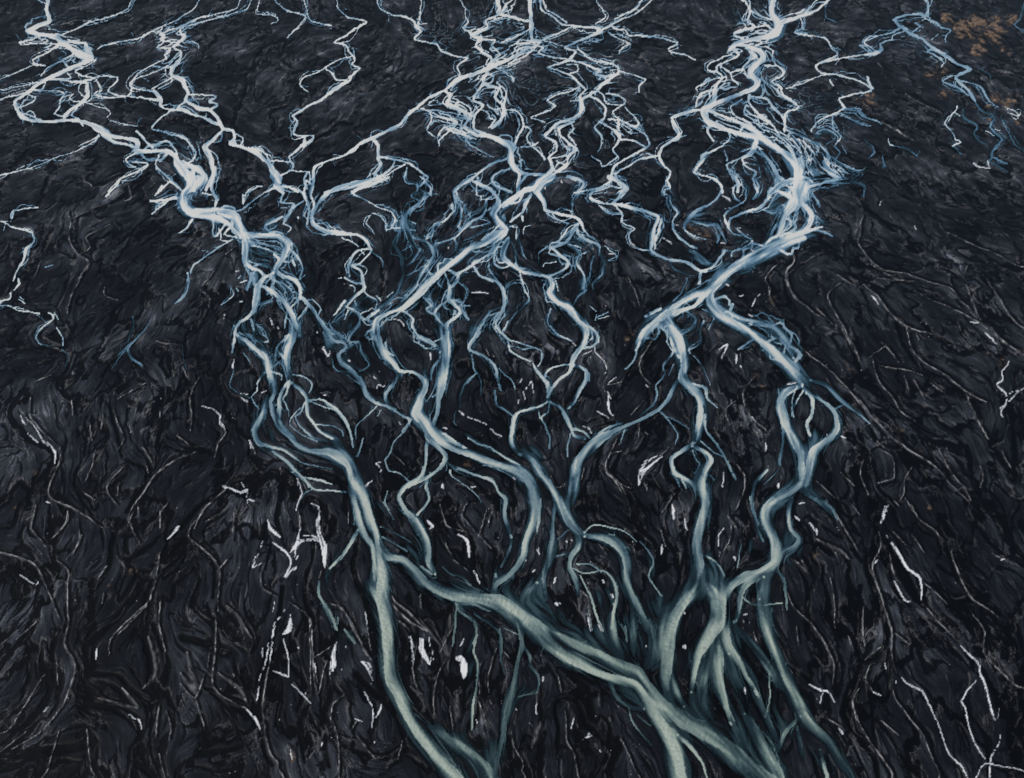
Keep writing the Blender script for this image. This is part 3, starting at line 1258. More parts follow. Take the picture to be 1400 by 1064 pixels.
860,180,5 930,270,5
840,230,5 770,150,5
470,380,6 500,500,6 500,620,5
630,520,8 630,640,7 640,720,6
680,620,6 640,670,6
560,660,8 580,730,14
640,780,12 720,720,14
910,400,7 1040,510,7
1250,260,7 1310,300,8
180,900,9 185,960,7 165,1060,6
110,640,6 115,680,5
30,30,6 0,80,6
500,620,1
410,200,16 520,260,20 560,300,14
300,290,10 360,350,20 340,300,16
980,150,1
0,0,1
o
400,270,30 430,300,16 1220,95,12 1290,620,12 940,40,16 1000,970,14 850,640,20 890,830,20
@1000,798,3.5
s.7
320,560,50 340,620,50 400,690,40 470,760,40 520,850,40 560,900,30
330,640,20 260,720,24 220,800,24
320,690,12 340,840,24
420,800,14 440,880,20
60,620,20 120,700,40 170,810,60 220,900,60
s1
0,760,40 40,830,60 130,890,60 200,940,60
h
330,740,60 400,830,60 300,860,60 60,700,50 100,780,60 500,900,50 210,600,40
w
535,725,14 510,690,6
1280,690,7 1290,760,8 1240,830,12 1235,890,9
1215,860,6 1190,890,6
1120,620,6 1160,760,7 1210,840,7
980,640,8 1010,720,10 1040,810,8 1100,870,9 1110,890,7
1240,600,9 1280,680,7
g
770,530,8 790,570,8 870,670,8 910,720,8 950,820,8 990,900,8
590,580,9 620,680,9 680,780,8 770,900,8
710,650,6 790,720,5
300,430,5 280,400,5
1290,600,5 1280,650,5
530,690,7 450,640,5
d
540,620,50 600,720,50 680,830,40 700,920,40
1300,300,20 1380,420,20 1340,700,60 1360,860,60
850,760,20 900,880,30
@0,460
w
120,430,8 140,485,12
150,445,7 210,530,8 240,570,20 300,625,20 300,670,12 300,700,8
140,530,8 210,580,9
1100,385,5 1170,400,8 1200,440,10 1195,480,9 1215,495,6
1220,820,14 1260,830,9 1320,850,18 1350,840,24 1350,880,9 1360,915,6
1350,890,9 1400,905,9
1320,790,5 1340,830,6
955,1060,14 985,1035,12
255,912,7 280,915,7
1310,355,1 1310,355,1
1400,480,1
1360,560,6 1385,610,5
1280,130,6 1270,190,7
1130,670,8
s.45
700,60,10 710,110,14 770,160,12
760,0,8 700,60,8 610,170,6
340,70,8 370,100,7 355,165,6
200,0,6 215,35,8 300,50,6
1000,60,5 1020,180,5
g
1200,490,7 1235,520,6 1190,590,7 1170,660,7
1240,830,7 1100,960,9 1060,1050,8
330,600,7 330,660,7 290,760,8 265,850,8 300,900,8 390,940,10 460,980,10 560,1050,7
170,340,6 170,440,6 220,510,7 310,590,7
1070,630,10 940,690,12 850,760,10 790,850,9 720,930,8 700,1010,8 730,1030,7
750,910,6 760,1000,6
880,940,8 870,1050,8
920,910,6 880,960,7
1080,210,6 1040,330,6 1050,430,7 1045,520,5
1000,170,6 1020,220,5
620,400,5 640,480,6 680,560,6 650,620,6
680,700,6 600,790,7 580,860,7 640,930,5
520,620,8 510,700,6 470,790,5
790,690,6 810,750,5
780,600,5 830,690,5
200,920,6 170,1050,6
370,960,7 370,1010,7 330,1060,7
390,350,7 400,430,7
650,340,6 800,250,7
560,430,6 550,510,6
490,480,5 500,570,5
450,840,6 510,900,6
940,150,8 950,220,7
320,300,5 350,340,5 400,370,5
190,250,7 270,210,5
880,400,6 870,440,5
640,800,5 630,870,4
970,540,6 1050,600,5
900,270,6 910,320,6
850,30,7 1000,50,6
d
740,20,20 620,130,24 560,220,20
800,200,16 880,290,24 890,370,24 800,430,20
560,240,16 520,300,16
600,370,30 620,480,30 650,560,30 680,660,24 790,720,24 800,790,30 740,880,40 690,960,30
980,560,24 1110,620,60
1030,280,24 1030,500,12
1320,760,30 1200,850,30 1090,930,30 1000,1040,40
270,700,30 260,860,24
410,800,16 460,920,24 500,980,16
520,600,20 590,540,16
800,170,12 700,60,8
o
190,740,24 460,910,16 260,180,6 70,940,24 1210,285,10 225,940,8 1240,750,16
@0,700,2.922
w
670,110,6 720,60,9
1070,30,9 1085,70,20 1120,100,16
1050,110,8 1020,180,14 1010,220,14 1050,200,9
1080,115,7 1140,155,14 1160,200,9 1140,260,14 1175,220,12
1160,160,8 1190,120,12 1200,60,7
1190,110,10 1270,110,14 1290,140,14 1295,220,14
1270,0,14 1270,60,14 1290,110,14
1190,170,7 1180,190,7
1100,360,7 1095,400,9
1140,390,9 1100,450,9 1090,490,9 1075,600,6
1160,410,7 1150,470,30 1120,490,12
1090,640,6 1150,665,12
1125,500,5 1150,600,6 1150,660,7
1050,540,8 1050,600,7
1160,690,6 1240,760,6
505,805,7 555,835,14 560,850,6 560,910,8
990,790,8 1020,830,14 1035,870,10
1040,690,6 1030,760,8
175,800,9 200,775,7
1190,545,10
150,265,5 140,290,5 70,245,4
435,290,1
265,310,6
0,0,1
1290,910,8
390,540,6 380,590,8
945,520,8
645,325,6
700,620,1
1035,680,6 1060,600,6 1075,520,8
1260,590,5 1265,640,6
1250,690,6
1160,950,8 1170,990,7
g
0,160,9 100,190,7 150,230,8 200,340,7 240,430,7
230,190,7 280,240,8 270,310,8 270,430,8 260,530,8 300,600,8 300,650,8 250,770,7 150,890,6 50,950,6
130,0,6 130,70,5 180,140,5
270,0,7 260,50,7 200,110,6
180,650,8 100,770,7 40,860,6
60,520,5 150,430,5
0,960,6 100,880,6
640,160,7 620,270,7 590,360,8 500,440,7 440,510,7 430,570,6
590,370,7 550,410,9 470,490,9
640,350,7 640,440,6 660,560,6
810,0,9 760,60,6 760,110,6 850,180,7 880,230,7 870,330,6 870,400,6
920,170,6 870,230,6
940,0,7 930,120,6
860,430,7 860,560,7 855,680,8 900,740,7 1000,790,8
640,770,7 620,900,8
665,790,6 680,850,6 670,910,6
630,960,7 650,1040,7
1080,580,6 1060,700,8 1050,800,7 1060,900,8 1080,970,7 1110,1000,7
1160,360,5 1240,430,5 1250,560,6 1260,680,6 1280,760,8
1200,60,5 1190,0,7
330,90,5 290,180,4
310,30,5 320,120,5 270,190,5
390,270,6 430,220,6
350,870,6 370,1020,6
200,1000,6 240,870,5
780,740,7 820,870,5
410,320,5 400,360,5
720,680,7 780,740,7 820,640,6
840,560,5 830,620,7
600,500,16 620,640,16 570,700,16
880,640,14 960,700,20 990,760,14
560,130,5 520,40,6 530,0,6
1040,240,6 1050,300,7 1110,340,6
230,600,5 235,690,5
740,560,20 780,700,30 720,640,20
940,650,16
900,370,10 960,430,12 1010,500,8
480,700,14 550,780,14 390,740,12
130,330,5 140,290,5
1150,930,30 1180,980,20
470,180,14 500,220,20
300,350,8
270,740,10
d
470,30,30 450,130,30 440,220,30 370,320,20
740,110,40 620,200,30 540,330,34 430,460,30 370,520,34
820,160,30 860,220,16 850,340,16
600,400,24 640,520,24 670,620,40 630,740,60 600,850,40
360,640,40 460,650,24 530,710,30 600,760,40
340,760,40 460,790,30 550,870,30 570,1000,40
1130,300,30 1120,400,24 1070,560,24 1030,700,30 1030,800,30 1050,950,30 1090,1010,20
1040,500,30 1000,560,20 850,440,20
820,700,20 900,720,16 990,760,16
700,780,30
1230,800,30 1290,880,30 1280,700,20
1080,120,16 1060,230,12
230,470,40 210,560,30 240,700,50
320,620,40 330,700,50
920,560,50 730,500,40
0,1000,60 200,960,60 340,940,50
880,900,30 790,960,40 960,940,30
730,160,24
o
440,300,18 330,300,10 510,270,12 420,660,12 400,740,14 490,725,10 1220,320,14 1190,545,12 1170,980,24 280,745,9 55,1020,9 600,330,12 170,600,8 530,230,24
@400,798
s1
430,0,76 490,100,80 515,250,80 525,400,60 535,520,60 580,620,64 640,740,64 720,860,76 800,960,84 890,1060,90
s.6
750,780,40 850,850,60 950,920,70 1050,1010,80
1240,0,1 1240,0,1
1240,200,24 1250,340,22 1230,460,24 1200,580,36 1170,700,40 1150,850,28 1120,960,30 1100,1060,34
1250,330,16 1300,400,18 1300,460,14 1350,510,18 1340,590,14 1230,620,9
1000,220,14 1010,290,12 990,370,12 1010,440,14 1000,560,12 980,700,16 980,800,12
1130,250,12 1140,400,10 1160,500,9
900,150,10 890,240,10 875,340,7
h
1120,900,90 1000,1000,110 930,850,60 1080,1000,100 1200,640,40 980,330,40 970,470,50 970,640,40 1040,210,40 240,260,50 320,310,40 720,760,50 800,830,50 630,680,24 1280,580,50 870,1000,60 590,600,20 900,200,20
s.9
180,120,34 200,150,14 230,240,14 240,255,6
s.5
300,260,18 340,320,14
w
240,310,12 230,380,18 225,440,44 215,490,26 230,520,14
375,430,14 420,460,44 440,500,24 450,540,9
640,285,20 650,310,14 660,420,6
710,300,34 700,350,34 720,400,24 735,440,10 745,400,10
400,590,16 420,640,9 440,690,10 435,800,12
455,740,8 480,700,16 490,670,20
450,870,16
165,860,12 160,900,6
920,410,50 930,460,60 930,510,40
920,340,8 940,290,8
570,985,8
1335,715,9 1335,640,4
1375,520,12
400,160,8 405,220,6
1005,740,7 1015,780,6
815,690,7
340,740,7 380,760,6
290,345,10
1220,690,8
580,850,5
1100,915,6
270,470,8
80,270,8
65,600,10
510,910,6
g
200,110,8 270,140,7 330,250,7 380,330,7 440,440,7
510,50,10 580,150,12 650,210,14 740,260,14
0,540,8 80,640,8
110,400,6 130,480,7 140,540,7
90,200,6 100,380,6 100,600,8
190,420,8 140,620,8
210,740,10 230,650,9 290,600,8
220,740,8 250,860,8 255,1020,9
320,800,6 360,740,5
600,850,4 570,960,5
670,370,5 650,470,6 690,600,6
840,400,6 790,480,6 760,600,7 770,720,6
990,580,7 1030,680,9 1080,800,9
1120,340,7 1070,500,8 1070,590,6
1040,420,7 1010,480,7 1020,600,6
860,670,6 880,800,6
1200,800,7 1210,890,7 1260,980,7
1140,880,5 1130,1030,5
560,480,5 640,650,5 740,760,5
1360,400,6 1380,340,6
700,50,6 715,150,7
1150,360,5 1190,410,5
700,190,20 800,330,20
870,150,20 860,280,20
640,560,20 700,600,20
900,600,40 900,760,40
1080,640,30
350,840,10 450,960,10
1300,770,14
d
180,620,24 180,760,40 180,900,40 200,1000,30
350,500,60 480,620,40 560,720,40
860,500,24 850,640,24 890,860,40
560,200,30 620,340,40 640,560,20 720,680,40 820,880,50
130,700,20 300,900,40 500,950,40 620,900,50
1180,840,50 1190,980,50
740,500,40 750,650,16
350,280,30 440,400,14
240,560,40 340,660,14
1300,900,30
o
75,40,16 30,355,16 0,910,30
@720,798
s1
0,200,90 70,270,90 160,360,80 280,430,60 400,500,50 520,530,50 600,560,50 660,640,50 720,740,66 790,850,84 820,960,90 840,1060,90
s.8
100,260,40 220,310,56 350,370,64 480,430,70 600,480,84 660,560,70 740,660,90 840,740,104 960,810,110 1080,880,106 1180,960,100 1290,1060,96
s1
600,560,24 680,640,20 760,740,20
830,830,24 900,900,24 960,980,16 980,1040,14
920,20,70 830,140,80 780,250,100 770,380,80 760,500,60 765,600,34
780,500,50 820,600,50 860,670,24
1060,0,100 1060,100,90 1060,180,60 1000,280,60 950,380,50 920,480,36 900,600,20
1070,200,50 1100,340,44 1160,440,40 1210,530,24 1260,610,12
1050,330,50 1050,480,54 1080,620,40 1100,720,24 1115,770,12
1070,330,44 1100,380,24
s.7
1140,240,40 1240,340,40 1330,460,40 1400,580,50
1290,0,60 1300,180,70 1340,320,54 1400,460,50
1170,0,30 1170,100,24 1150,190,20
1230,770,60 1300,900,70 1360,1020,80
1180,700,30 1230,790,50
540,0,50 610,100,44 660,240,34 690,270,30
570,60,20 590,200,24 590,360,50
470,160,40 480,300,50 520,400,60
500,0,20 500,80,24 480,150,20
540,230,14 550,310,12
690,470,20 740,440,20
440,530,30 480,620,16 560,680,18 640,690,24
550,680,10 580,760,9 690,890,7
600,720,8 680,780,8
850,690,14 920,740,10 980,760,10
1100,680,8 1130,750,8
20,450,12 70,520,12 60,600,12 0,610,9
s.45
900,570,30 920,680,60 980,760,60
1200,500,20 1260,620,34 1330,760,34 1370,860,30
1100,700,20 1150,830,36 1200,940,36
860,650,24 900,730,44 980,800,44
765,580,24 800,680,34 880,760,44
1000,420,50 960,560,60 940,640,50
690,260,30 700,380,60 660,460,50
h
h
560,620,90 400,420,70 650,420,100 750,620,80 950,660,110 1000,560,90 1140,500,90 1200,640,100 1240,900,110 1150,800,100 1380,820,110 1380,980,110 1250,500,70 920,430,90 1110,430,60 500,320,100 600,260,90 700,120,70 60,100,90 150,180,80 250,280,70 1080,940,60 1330,700,70 640,840,60 700,900,50 1000,900,60 520,640,40 1260,150,60 880,240,1
w
165,115,20
865,160,14
870,350,24 855,340,14
330,810,14 350,830,20 320,840,10
235,690,5 260,720,7 240,790,7
1195,600,12 1190,570,8
905,480,6
1010,410,9
975,350,7
1315,745,10
400,910,14
290,1,1
100,515,14 95,540,12
55,715,12
1210,160,16 1190,170,14
655,340,7
335,150,10 350,260,10
390,200,12 415,260,14
g
220,0,8 360,90,10 400,220,8
340,110,7 360,250,7
215,700,10 215,860,9 250,920,8 270,1040,8
180,500,7 200,600,7
510,840,6 560,940,7 590,1020,6
1245,260,8 1260,320,7
1330,540,6 1330,640,7 1320,740,9
1370,300,6 1400,360,6
60,600,4 55,720,5
460,740,30
390,600,20 400,680,20
80,760,30 30,900,30
280,780,30 230,640,20
380,880,40
1000,540,16
280,470,20 260,300,1
60,0,1
1190,200,20
450,30,24
290,110,30
d
330,560,50 360,720,60 340,640,50
560,580,60 180,640,30 170,800,30 160,900,40
100,820,30 60,960,30
460,820,20 440,980,40 520,880,30
660,980,50
200,230,1
o
280,880,30
"""
import bpy, math, time
import numpy as np
T0 = time.time()
rng = np.random.default_rng(7)

# ------------------------------------------------------------------ camera model (used to lay the traced map out on the ground)
IW, IH = 1400.0, 1064.0
CAM_H = 400.0
PITCH = math.radians(42.0)                 # below the horizontal
FPX = 532.0 / math.tan(math.radians(25.0))

def ground_xy(u, v):
    """map coordinates of the survey sheet -> metres on the plain"""
    a = (u - IW / 2) / FPX
    b = (v - IH / 2) / FPX
    dz = -math.sin(PITCH) - b * math.cos(PITCH)
    dy = math.cos(PITCH) - b * math.sin(PITCH)
    t = -CAM_H / dz
    return a * t, dy * t

# ------------------------------------------------------------------ grid
ST = 1.15
U0, U1, V0, V1 = -170.0, 1570.0, -130.0, 1190.0
us = np.arange(U0, U1, ST, dtype=np.float32)
vs = np.arange(V0, V1, ST, dtype=np.float32)
NX, NY = len(us), len(vs)
UU, VV = np.meshgrid(us, vs)
GX, GY = ground_xy(UU.astype(np.float64), VV.astype(np.float64))
GX = GX.astype(np.float32); GY = GY.astype(np.float32)
FOOT = np.abs(np.gradient(GX, axis=1)).astype(np.float32) / ST      # metres across one unit of the sheet

def blur(a, s):
    if s <= 0: return a
    s = s / ST
    n = int(3 * s) + 1
    p = np.pad(a, n, mode='edge')
    fy = np.fft.fftfreq(p.shape[0])[:, None]; fx = np.fft.rfftfreq(p.shape[1])[None, :]
    g = np.exp(-2 * (math.pi * s) ** 2 * (fx ** 2 + fy ** 2))
    r = np.fft.irfft2(np.fft.rfft2(p) * g, s=p.shape)
    return r[n:-n, n:-n].astype(np.float32)

_perm = rng.permutation(4096).astype(np.int32)
_ga = rng.uniform(0, 2 * math.pi, 4096)
_gx = np.cos(_ga).astype(np.float32); _gy = np.sin(_ga).astype(np.float32)
def noise(x, y, seed=0):
    xi = np.floor(x).astype(np.int32); yi = np.floor(y).astype(np.int32)
    xf = (x - xi).astype(np.float32); yf = (y - yi).astype(np.float32)
    def h(a, b): return _perm[(_perm[(a + seed * 57) & 4095] + b) & 4095]
    def g(a, b, dx, dy):
        k = h(a, b); return _gx[k] * dx + _gy[k] * dy
    sx = xf * xf * xf * (xf * (xf * 6 - 15) + 10); sy = yf * yf * yf * (yf * (yf * 6 - 15) + 10)
    n0 = g(xi, yi, xf, yf) * (1 - sx) + g(xi + 1, yi, xf - 1, yf) * sx
    n1 = g(xi, yi + 1, xf, yf - 1) * (1 - sx) + g(xi + 1, yi + 1, xf - 1, yf - 1) * sx
    return (n0 * (1 - sy) + n1 * sy) * 1.4
def fbm(x, y, o=4, seed=0):
    r = 0; a = 1.0
    for i in range(o):
        r = r + a * noise(x * 2 ** i, y * 2 ** i, seed + i); a *= .5
    return r
def sstep(a, b, x):
    t = np.clip((x - a) / (b - a), 0, 1); return t * t * (3 - 2 * t)

# ------------------------------------------------------------------ the survey: traced channels
def parse():
    out = []
    ox = oy = 0.0; sc = 4.0; kind = ('s', 1.0)
    for ln in SURVEY.strip().split('\n'):
        ln = ln.strip()
        if not ln: continue
        if ln[0] == '@':
            p = ln[1:].split(','); ox = float(p[0]); oy = float(p[1]); sc = float(p[2]) if len(p) > 2 else 4.0
            kind = ('s', 1.0); continue
        if ln[0] in 'sghdow':
            kind = ('s', float(ln[1:])) if ln[0] == 's' else (ln[0], 1.0); continue
        pts = [tuple(float(q) for q in t.split(',')) for t in ln.split()]
        pts = [(ox + a / sc, oy + b / sc, c / sc) for a, b, c in pts if c > 1.0]
        if pts: out.append((kind[0], kind[1], pts))
    return out

def spline(pts):
    if len(pts) == 2:
        a, b = np.array(pts); return np.array([a + (b - a) * t for t in np.linspace(0, 1, 6)])
    P = np.array(pts); n = len(P); res = []
    for i in range(n - 1):
        p0 = P[max(i - 1, 0)]; p1 = P[i]; p2 = P[i + 1]; p3 = P[min(i + 2, n - 1)]
        L = math.hypot(*(p2 - p1)[:2]); k = max(1, int(L / 3))
        for j in range(k):
            t = j / k
            c = .5 * ((2 * p1) + (-p0 + p2) * t + (2 * p0 - 5 * p1 + 4 * p2 - p3) * t * t + (-p0 + 3 * p1 - 3 * p2 + p3) * t ** 3)
            l = p1 + (p2 - p1) * t
            res.append(.75 * c + .25 * l)
    res.append(P[-1]); return np.array(res)

TR = parse()
def offshoots(lines):
    """thin threads that leave a channel and come back to it, and short blind spurs"""
    r = np.random.default_rng(19); out = []
    for kind, sv, pts in lines:
        if kind != 's' or len(pts) < 2: continue
        S = spline(pts); seg = np.hypot(*np.diff(S[:, :2], axis=0).T); cl = np.concatenate([[0], np.cumsum(seg)]); L = cl[-1]
        if L < 22: continue
        v = S[:, 1].mean(); wm = S[:, 2].mean()
        per = (44 if v < 300 else 46 if v < 480 else 1e6) * (1 + wm / 25)
        def at(t):
            x = np.interp(t, cl, S[:, 0]); y = np.interp(t, cl, S[:, 1]); w = np.interp(t, cl, S[:, 2])
            x2 = np.interp(t + 2, cl, S[:, 0]) - np.interp(t - 2, cl, S[:, 0]); y2 = np.interp(t + 2, cl, S[:, 1]) - np.interp(t - 2, cl, S[:, 1])
            n = math.hypot(x2, y2) + 1e-6; return x, y, w, x2 / n, y2 / n
        for k in range(int(L / per) + (r.random() < (L / per) % 1)):
            ln = min(r.uniform(18, 60), L * .9); t0 = r.uniform(0, L - ln); sd = r.choice((-1, 1))
            amp = (1.2 + wm * r.uniform(.55, 1.0)) * r.uniform(.9, 2.4); ww = max(.55, min(wm * r.uniform(.16, .4), 3.2)); P = []
            m = max(4, int(ln / 5))
            for i in range(m + 1):
                q = i / m; x, y, w, tx, ty = at(t0 + ln * q)
                a = sd * amp * math.sin(math.pi * q) ** .6 * r.uniform(.75, 1.25)
                P.append((x - ty * a, y + tx * a, ww * r.uniform(.7, 1.3)))
            out.append(('s', sv * r.uniform(.62, .98), P))
        for k in range(int(L / per * (1.3 if v < 350 else .45 if v < 500 else 0))):
            t0 = r.uniform(0, L); x, y, w, tx, ty = at(t0); sd = r.choice((-1, 1)); ln = r.uniform(4, 15) * (1 if v < 350 else 1.4)
            a = math.atan2(ty, tx) + sd * r.uniform(.35, 1.1); P = []; ww = max(.6, min(w * .3, 2.2))
            for i in range(4):
                P.append((x, y, ww * (1 - i / 4.5))); a += r.uniform(-.5, .5); x += math.cos(a) * ln / 3; y += math.sin(a) * ln / 3 * .8
            out.append(('s', sv * r.uniform(.6, .95), P))
    return out
def run_on(lines):
    """channels that leave the surveyed strip carry on across the plain"""
    r = np.random.default_rng(5); out = []
    for kind, sv, pts in lines:
        if kind in 'swg' and len(pts) > 1:
            for end in (0, 1):
                P = pts if end == 0 else pts[::-1]
                x, y, w = P[0]; x2, y2, _ = P[1]
                hit = None
                if y < 24: hit = (0, -1)
                elif y > 1040: hit = (0, 1)
                elif x < 14: hit = (-1, 0)
                elif x > 1385: hit = (1, 0)
                if hit is None: continue
                a = math.atan2(y - y2, x - x2); b = math.atan2(hit[1], hit[0])
                dx = .6 * math.cos(a) + .6 * hit[0]; dy = .6 * math.sin(a) + .6 * hit[1]
                if abs(dx) + abs(dy) < .3: dx, dy = hit
                n = math.hypot(dx, dy); dx /= n; dy /= n; new = []
                for i in range(1, 12):
                    x += dx * 14 + r.uniform(-5, 5); y += dy * 11 + r.uniform(-3, 3)
                    new.append((x, y, w * r.uniform(.8, 1.15)))
                P = new[::-1] + list(P); pts = P if end == 0 else P[::-1]
        out.append((kind, sv, pts))
    return out
TR = run_on(TR)
TR = TR + offshoots(TR)
# the banks wander: sample the survey through a small warp
wx = fbm(GX / 26, GY / 40, 3, 11); wy = fbm(GX / 26 + 31, GY / 40, 3, 12)
kw = np.clip(1.2 + (VV - 0) / 700, 1.0, 2.6)
WU = UU + wx * kw * 1.2; WV = VV + wy * kw * 1.0
wx2 = noise(UU / 5.0, VV / 5.0, 13); wy2 = noise(UU / 5.0 + 9, VV / 5.0, 14)
WU += wx2 * 0.7; WV += wy2 * 0.7

def near_field(S, fn, reach):
    """visit the cells near every piece of a traced line"""
    for a, b in zip(S[:-1], S[1:]):
        r = reach(max(a[2], b[2]))
        x0 = int((min(a[0], b[0]) - r - 6 - U0) / ST); x1 = int((max(a[0], b[0]) + r + 6 - U0) / ST) + 1
        y0 = int((min(a[1], b[1]) - r - 6 - V0) / ST); y1 = int((max(a[1], b[1]) + r + 6 - V0) / ST) + 1
        x0 = max(x0, 0); y0 = max(y0, 0); x1 = min(x1, NX); y1 = min(y1, NY)
        if x1 <= x0 or y1 <= y0: continue
        px = WU[y0:y1, x0:x1]; py = WV[y0:y1, x0:x1]
        dx, dy = b[0] - a[0], b[1] - a[1]; L2 = dx * dx + dy * dy + 1e-9
        t = np.clip(((px - a[0]) * dx + (py - a[1]) * dy) / L2, 0, 1)
        d = np.hypot(px - a[0] - t * dx, py - a[1] - t * dy)
        w = a[2] + (b[2] - a[2]) * t
        if S.shape[1] == 4: fn((slice(y0, y1), slice(x0, x1)), d, w, a[3] + (b[3] - a[3]) * t, (px - a[0]) * dy - (py - a[1]) * dx > 0)
        else: fn((slice(y0, y1), slice(x0, x1)), d, w, dx, dy, math.sqrt(L2))

ASY = np.clip(.5 + .9 * fbm(GX / 16, GY / 22, 2, 61), 0, 1)
SIDE = sstep(-.22, .22, noise(GX / 45, GY / 70, 63) + .25 * noise(GX / 14, GY / 20, 64))
ASY2 = np.clip(.35 + 1.1 * fbm(GX / 12 + 40, GY / 30, 2, 62), 0, 1)
Z = lambda: np.zeros((NY, NX), np.float32)
COV = Z()
RIV, HALO, DARK, GREY, POOL, MOSS, WIDE = Z(), Z(), Z(), Z(), Z(), Z(), Z()
CC, CS = Z(), Z()
POOLS = []
for kind, sv, pts in TR:
    if kind in 'ho':
        for x, y, w in pts:
            r = w * (.85 if kind == 'h' else .62)
            x0 = max(int((x - 2 * r - 5 - U0) / ST), 0); x1 = min(int((x + 2 * r + 5 - U0) / ST), NX)
            y0 = max(int((y - 2 * r - 5 - V0) / ST), 0); y1 = min(int((y + 2 * r + 5 - V0) / ST), NY)
            if x1 <= x0 or y1 <= y0: continue
            sl = (slice(y0, y1), slice(x0, x1))
            d = np.hypot(WU[sl] - x, (WV[sl] - y) * (1.5 if kind == 'o' and y < 250 else 1.0)) / r
            F = HALO if kind == 'h' else MOSS
            F[sl] = np.maximum(F[sl], np.exp(-(d ** 2) * 1.3))
        continue
    if len(pts) == 1:
        p = pts[0]; q = (p[0] + p[2] * .25, p[1] + p[2] * .5, p[2] * .45); pts = [(p[0] - p[2] * .2, p[1] - p[2] * .3, p[2] * .7), q]
    S = spline(pts); S[:, 2] = np.maximum(S[:, 2], .4)
    cl = np.concatenate([[0], np.cumsum(np.hypot(*np.diff(S[:, :2], axis=0).T))]); e = np.minimum(cl, cl[-1] - cl)
    if kind in 'wg': S[:, 2] *= .35 + .65 * np.clip(e / max(.35 * cl[-1], 1e-3), 0, 1) ** .7
    elif kind == 's': S[:, 2] *= np.where(S[:, 2] > 5, .62 + .38 * np.clip(e / 7, 0, 1), 1)
    if kind == 's':
        fade = np.where((S[:, 2] > 4) & (S[:, 1] > 430) & (S[:, 1] < 1045), .12 + .88 * np.clip(e / 24, 0, 1) ** .8, 1) * sv
        dy0 = S[:, 1].mean()
        def fn(sl, d, w, w_s, side, dy0=dy0):
            hw = w * .5 * (.80 + .17 * np.clip((9 - w) / 5, 0, 1) * (dy0 >= 240) + .13 * (dy0 < 260)) + .20
            q = d / hw
            soft = np.clip((w - 3) / 8, 0, 1)
            asy = np.where(side, SIDE[sl], 1 - SIDE[sl])
            low = min(max((dy0 - 380) / 300, 0), 1); soft = soft * min(max((dy0 - 120) / 200, .15), 1)
            cov = 1 - sstep(.88 - .08 * (asy > .3) - .22 * soft * asy - .30 * low * soft * asy, 1.07 + (.95 * asy * asy + .55 * low * asy) * soft, q)
            f = cov * w_s
            f = f * (1 - .26 * soft * np.exp(-(q / .45) ** 2) * ASY2[sl]) * (1 - .22 * soft * sstep(.1, .9, q) * asy)
            R = RIV[sl]; m = f > R; R[m] = f[m]; COV[sl] = np.maximum(COV[sl], cov)
            HALO[sl] = np.maximum(HALO[sl], np.clip((w - 3) / 7, 0, .95) * (1 - sstep(.7, 2.9, q)))
            WIDE[sl] = np.maximum(WIDE[sl], (1 - sstep(.4, 1.5, q)) * np.minimum(w, 30))
        near_field(np.column_stack([S, fade]), fn, lambda w: 1.6 * w + 2)
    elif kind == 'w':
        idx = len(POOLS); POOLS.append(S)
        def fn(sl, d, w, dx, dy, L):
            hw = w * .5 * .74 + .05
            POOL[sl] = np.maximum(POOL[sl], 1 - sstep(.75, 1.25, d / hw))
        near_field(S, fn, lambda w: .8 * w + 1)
    elif kind == 'g':
        def fn(sl, d, w, dx, dy, L):
            hw = w * .5 * .7 + .1
            k = 1 if w.max() < 3.5 else .45
            GREY[sl] = np.maximum(GREY[sl], k * np.exp(-(d / hw) ** 2))
        near_field(S, fn, lambda w: 1.6 * w + 1)
    elif kind == 'd':
        def fn(sl, d, w, dx, dy, L):
            DARK[sl] = np.maximum(DARK[sl], 1 - sstep(.45, 1.1, d / (w * .5)))
        near_field(S, fn, lambda w: w)
    # direction field
    for a, b in zip(S[:-1], S[1:]):
        th = math.atan2(b[1] - a[1], b[0] - a[0]); L = math.hypot(b[0] - a[0], b[1] - a[1])
        ix = int(((a[0] + b[0]) / 2 - U0) / ST); iy = int(((a[1] + b[1]) / 2 - V0) / ST)
        if 0 <= ix < NX and 0 <= iy < NY:
            wt = L * min(a[2], 12) ** .7
            CC[iy, ix] += math.cos(2 * th) * wt; CS[iy, ix] += math.sin(2 * th) * wt
print('survey', len(TR), 'lines', round(time.time() - T0, 1))

# ------------------------------------------------------------------ flow direction
dirx = (UU - 700) / 600 * np.interp(VV, [0, 300, 600, 1064], [1.7, 1.5, .8, .35]); diry = np.ones_like(dirx)
n1 = fbm(GX / 55, GY / 80, 3, 21) * .75
thp = np.arctan2(diry, dirx) + n1
A = np.cos(2 * thp) * .02; B = np.sin(2 * thp) * .02
for s, k in ((5, 1.0), (14, 1.0), (34, .9)):
    A = A + blur(CC, s) * k; B = B + blur(CS, s) * k
TH = .5 * np.arctan2(B, A)
# small eddies in the sand between the channels
TH = TH + fbm(GX / 14, GY / 20, 2, 27) * .6 * (1 - np.clip(blur(np.minimum(RIV * 2, 1), 4) * 2, 0, 1))
VX = np.cos(TH).astype(np.float32); VY = np.sin(TH).astype(np.float32)

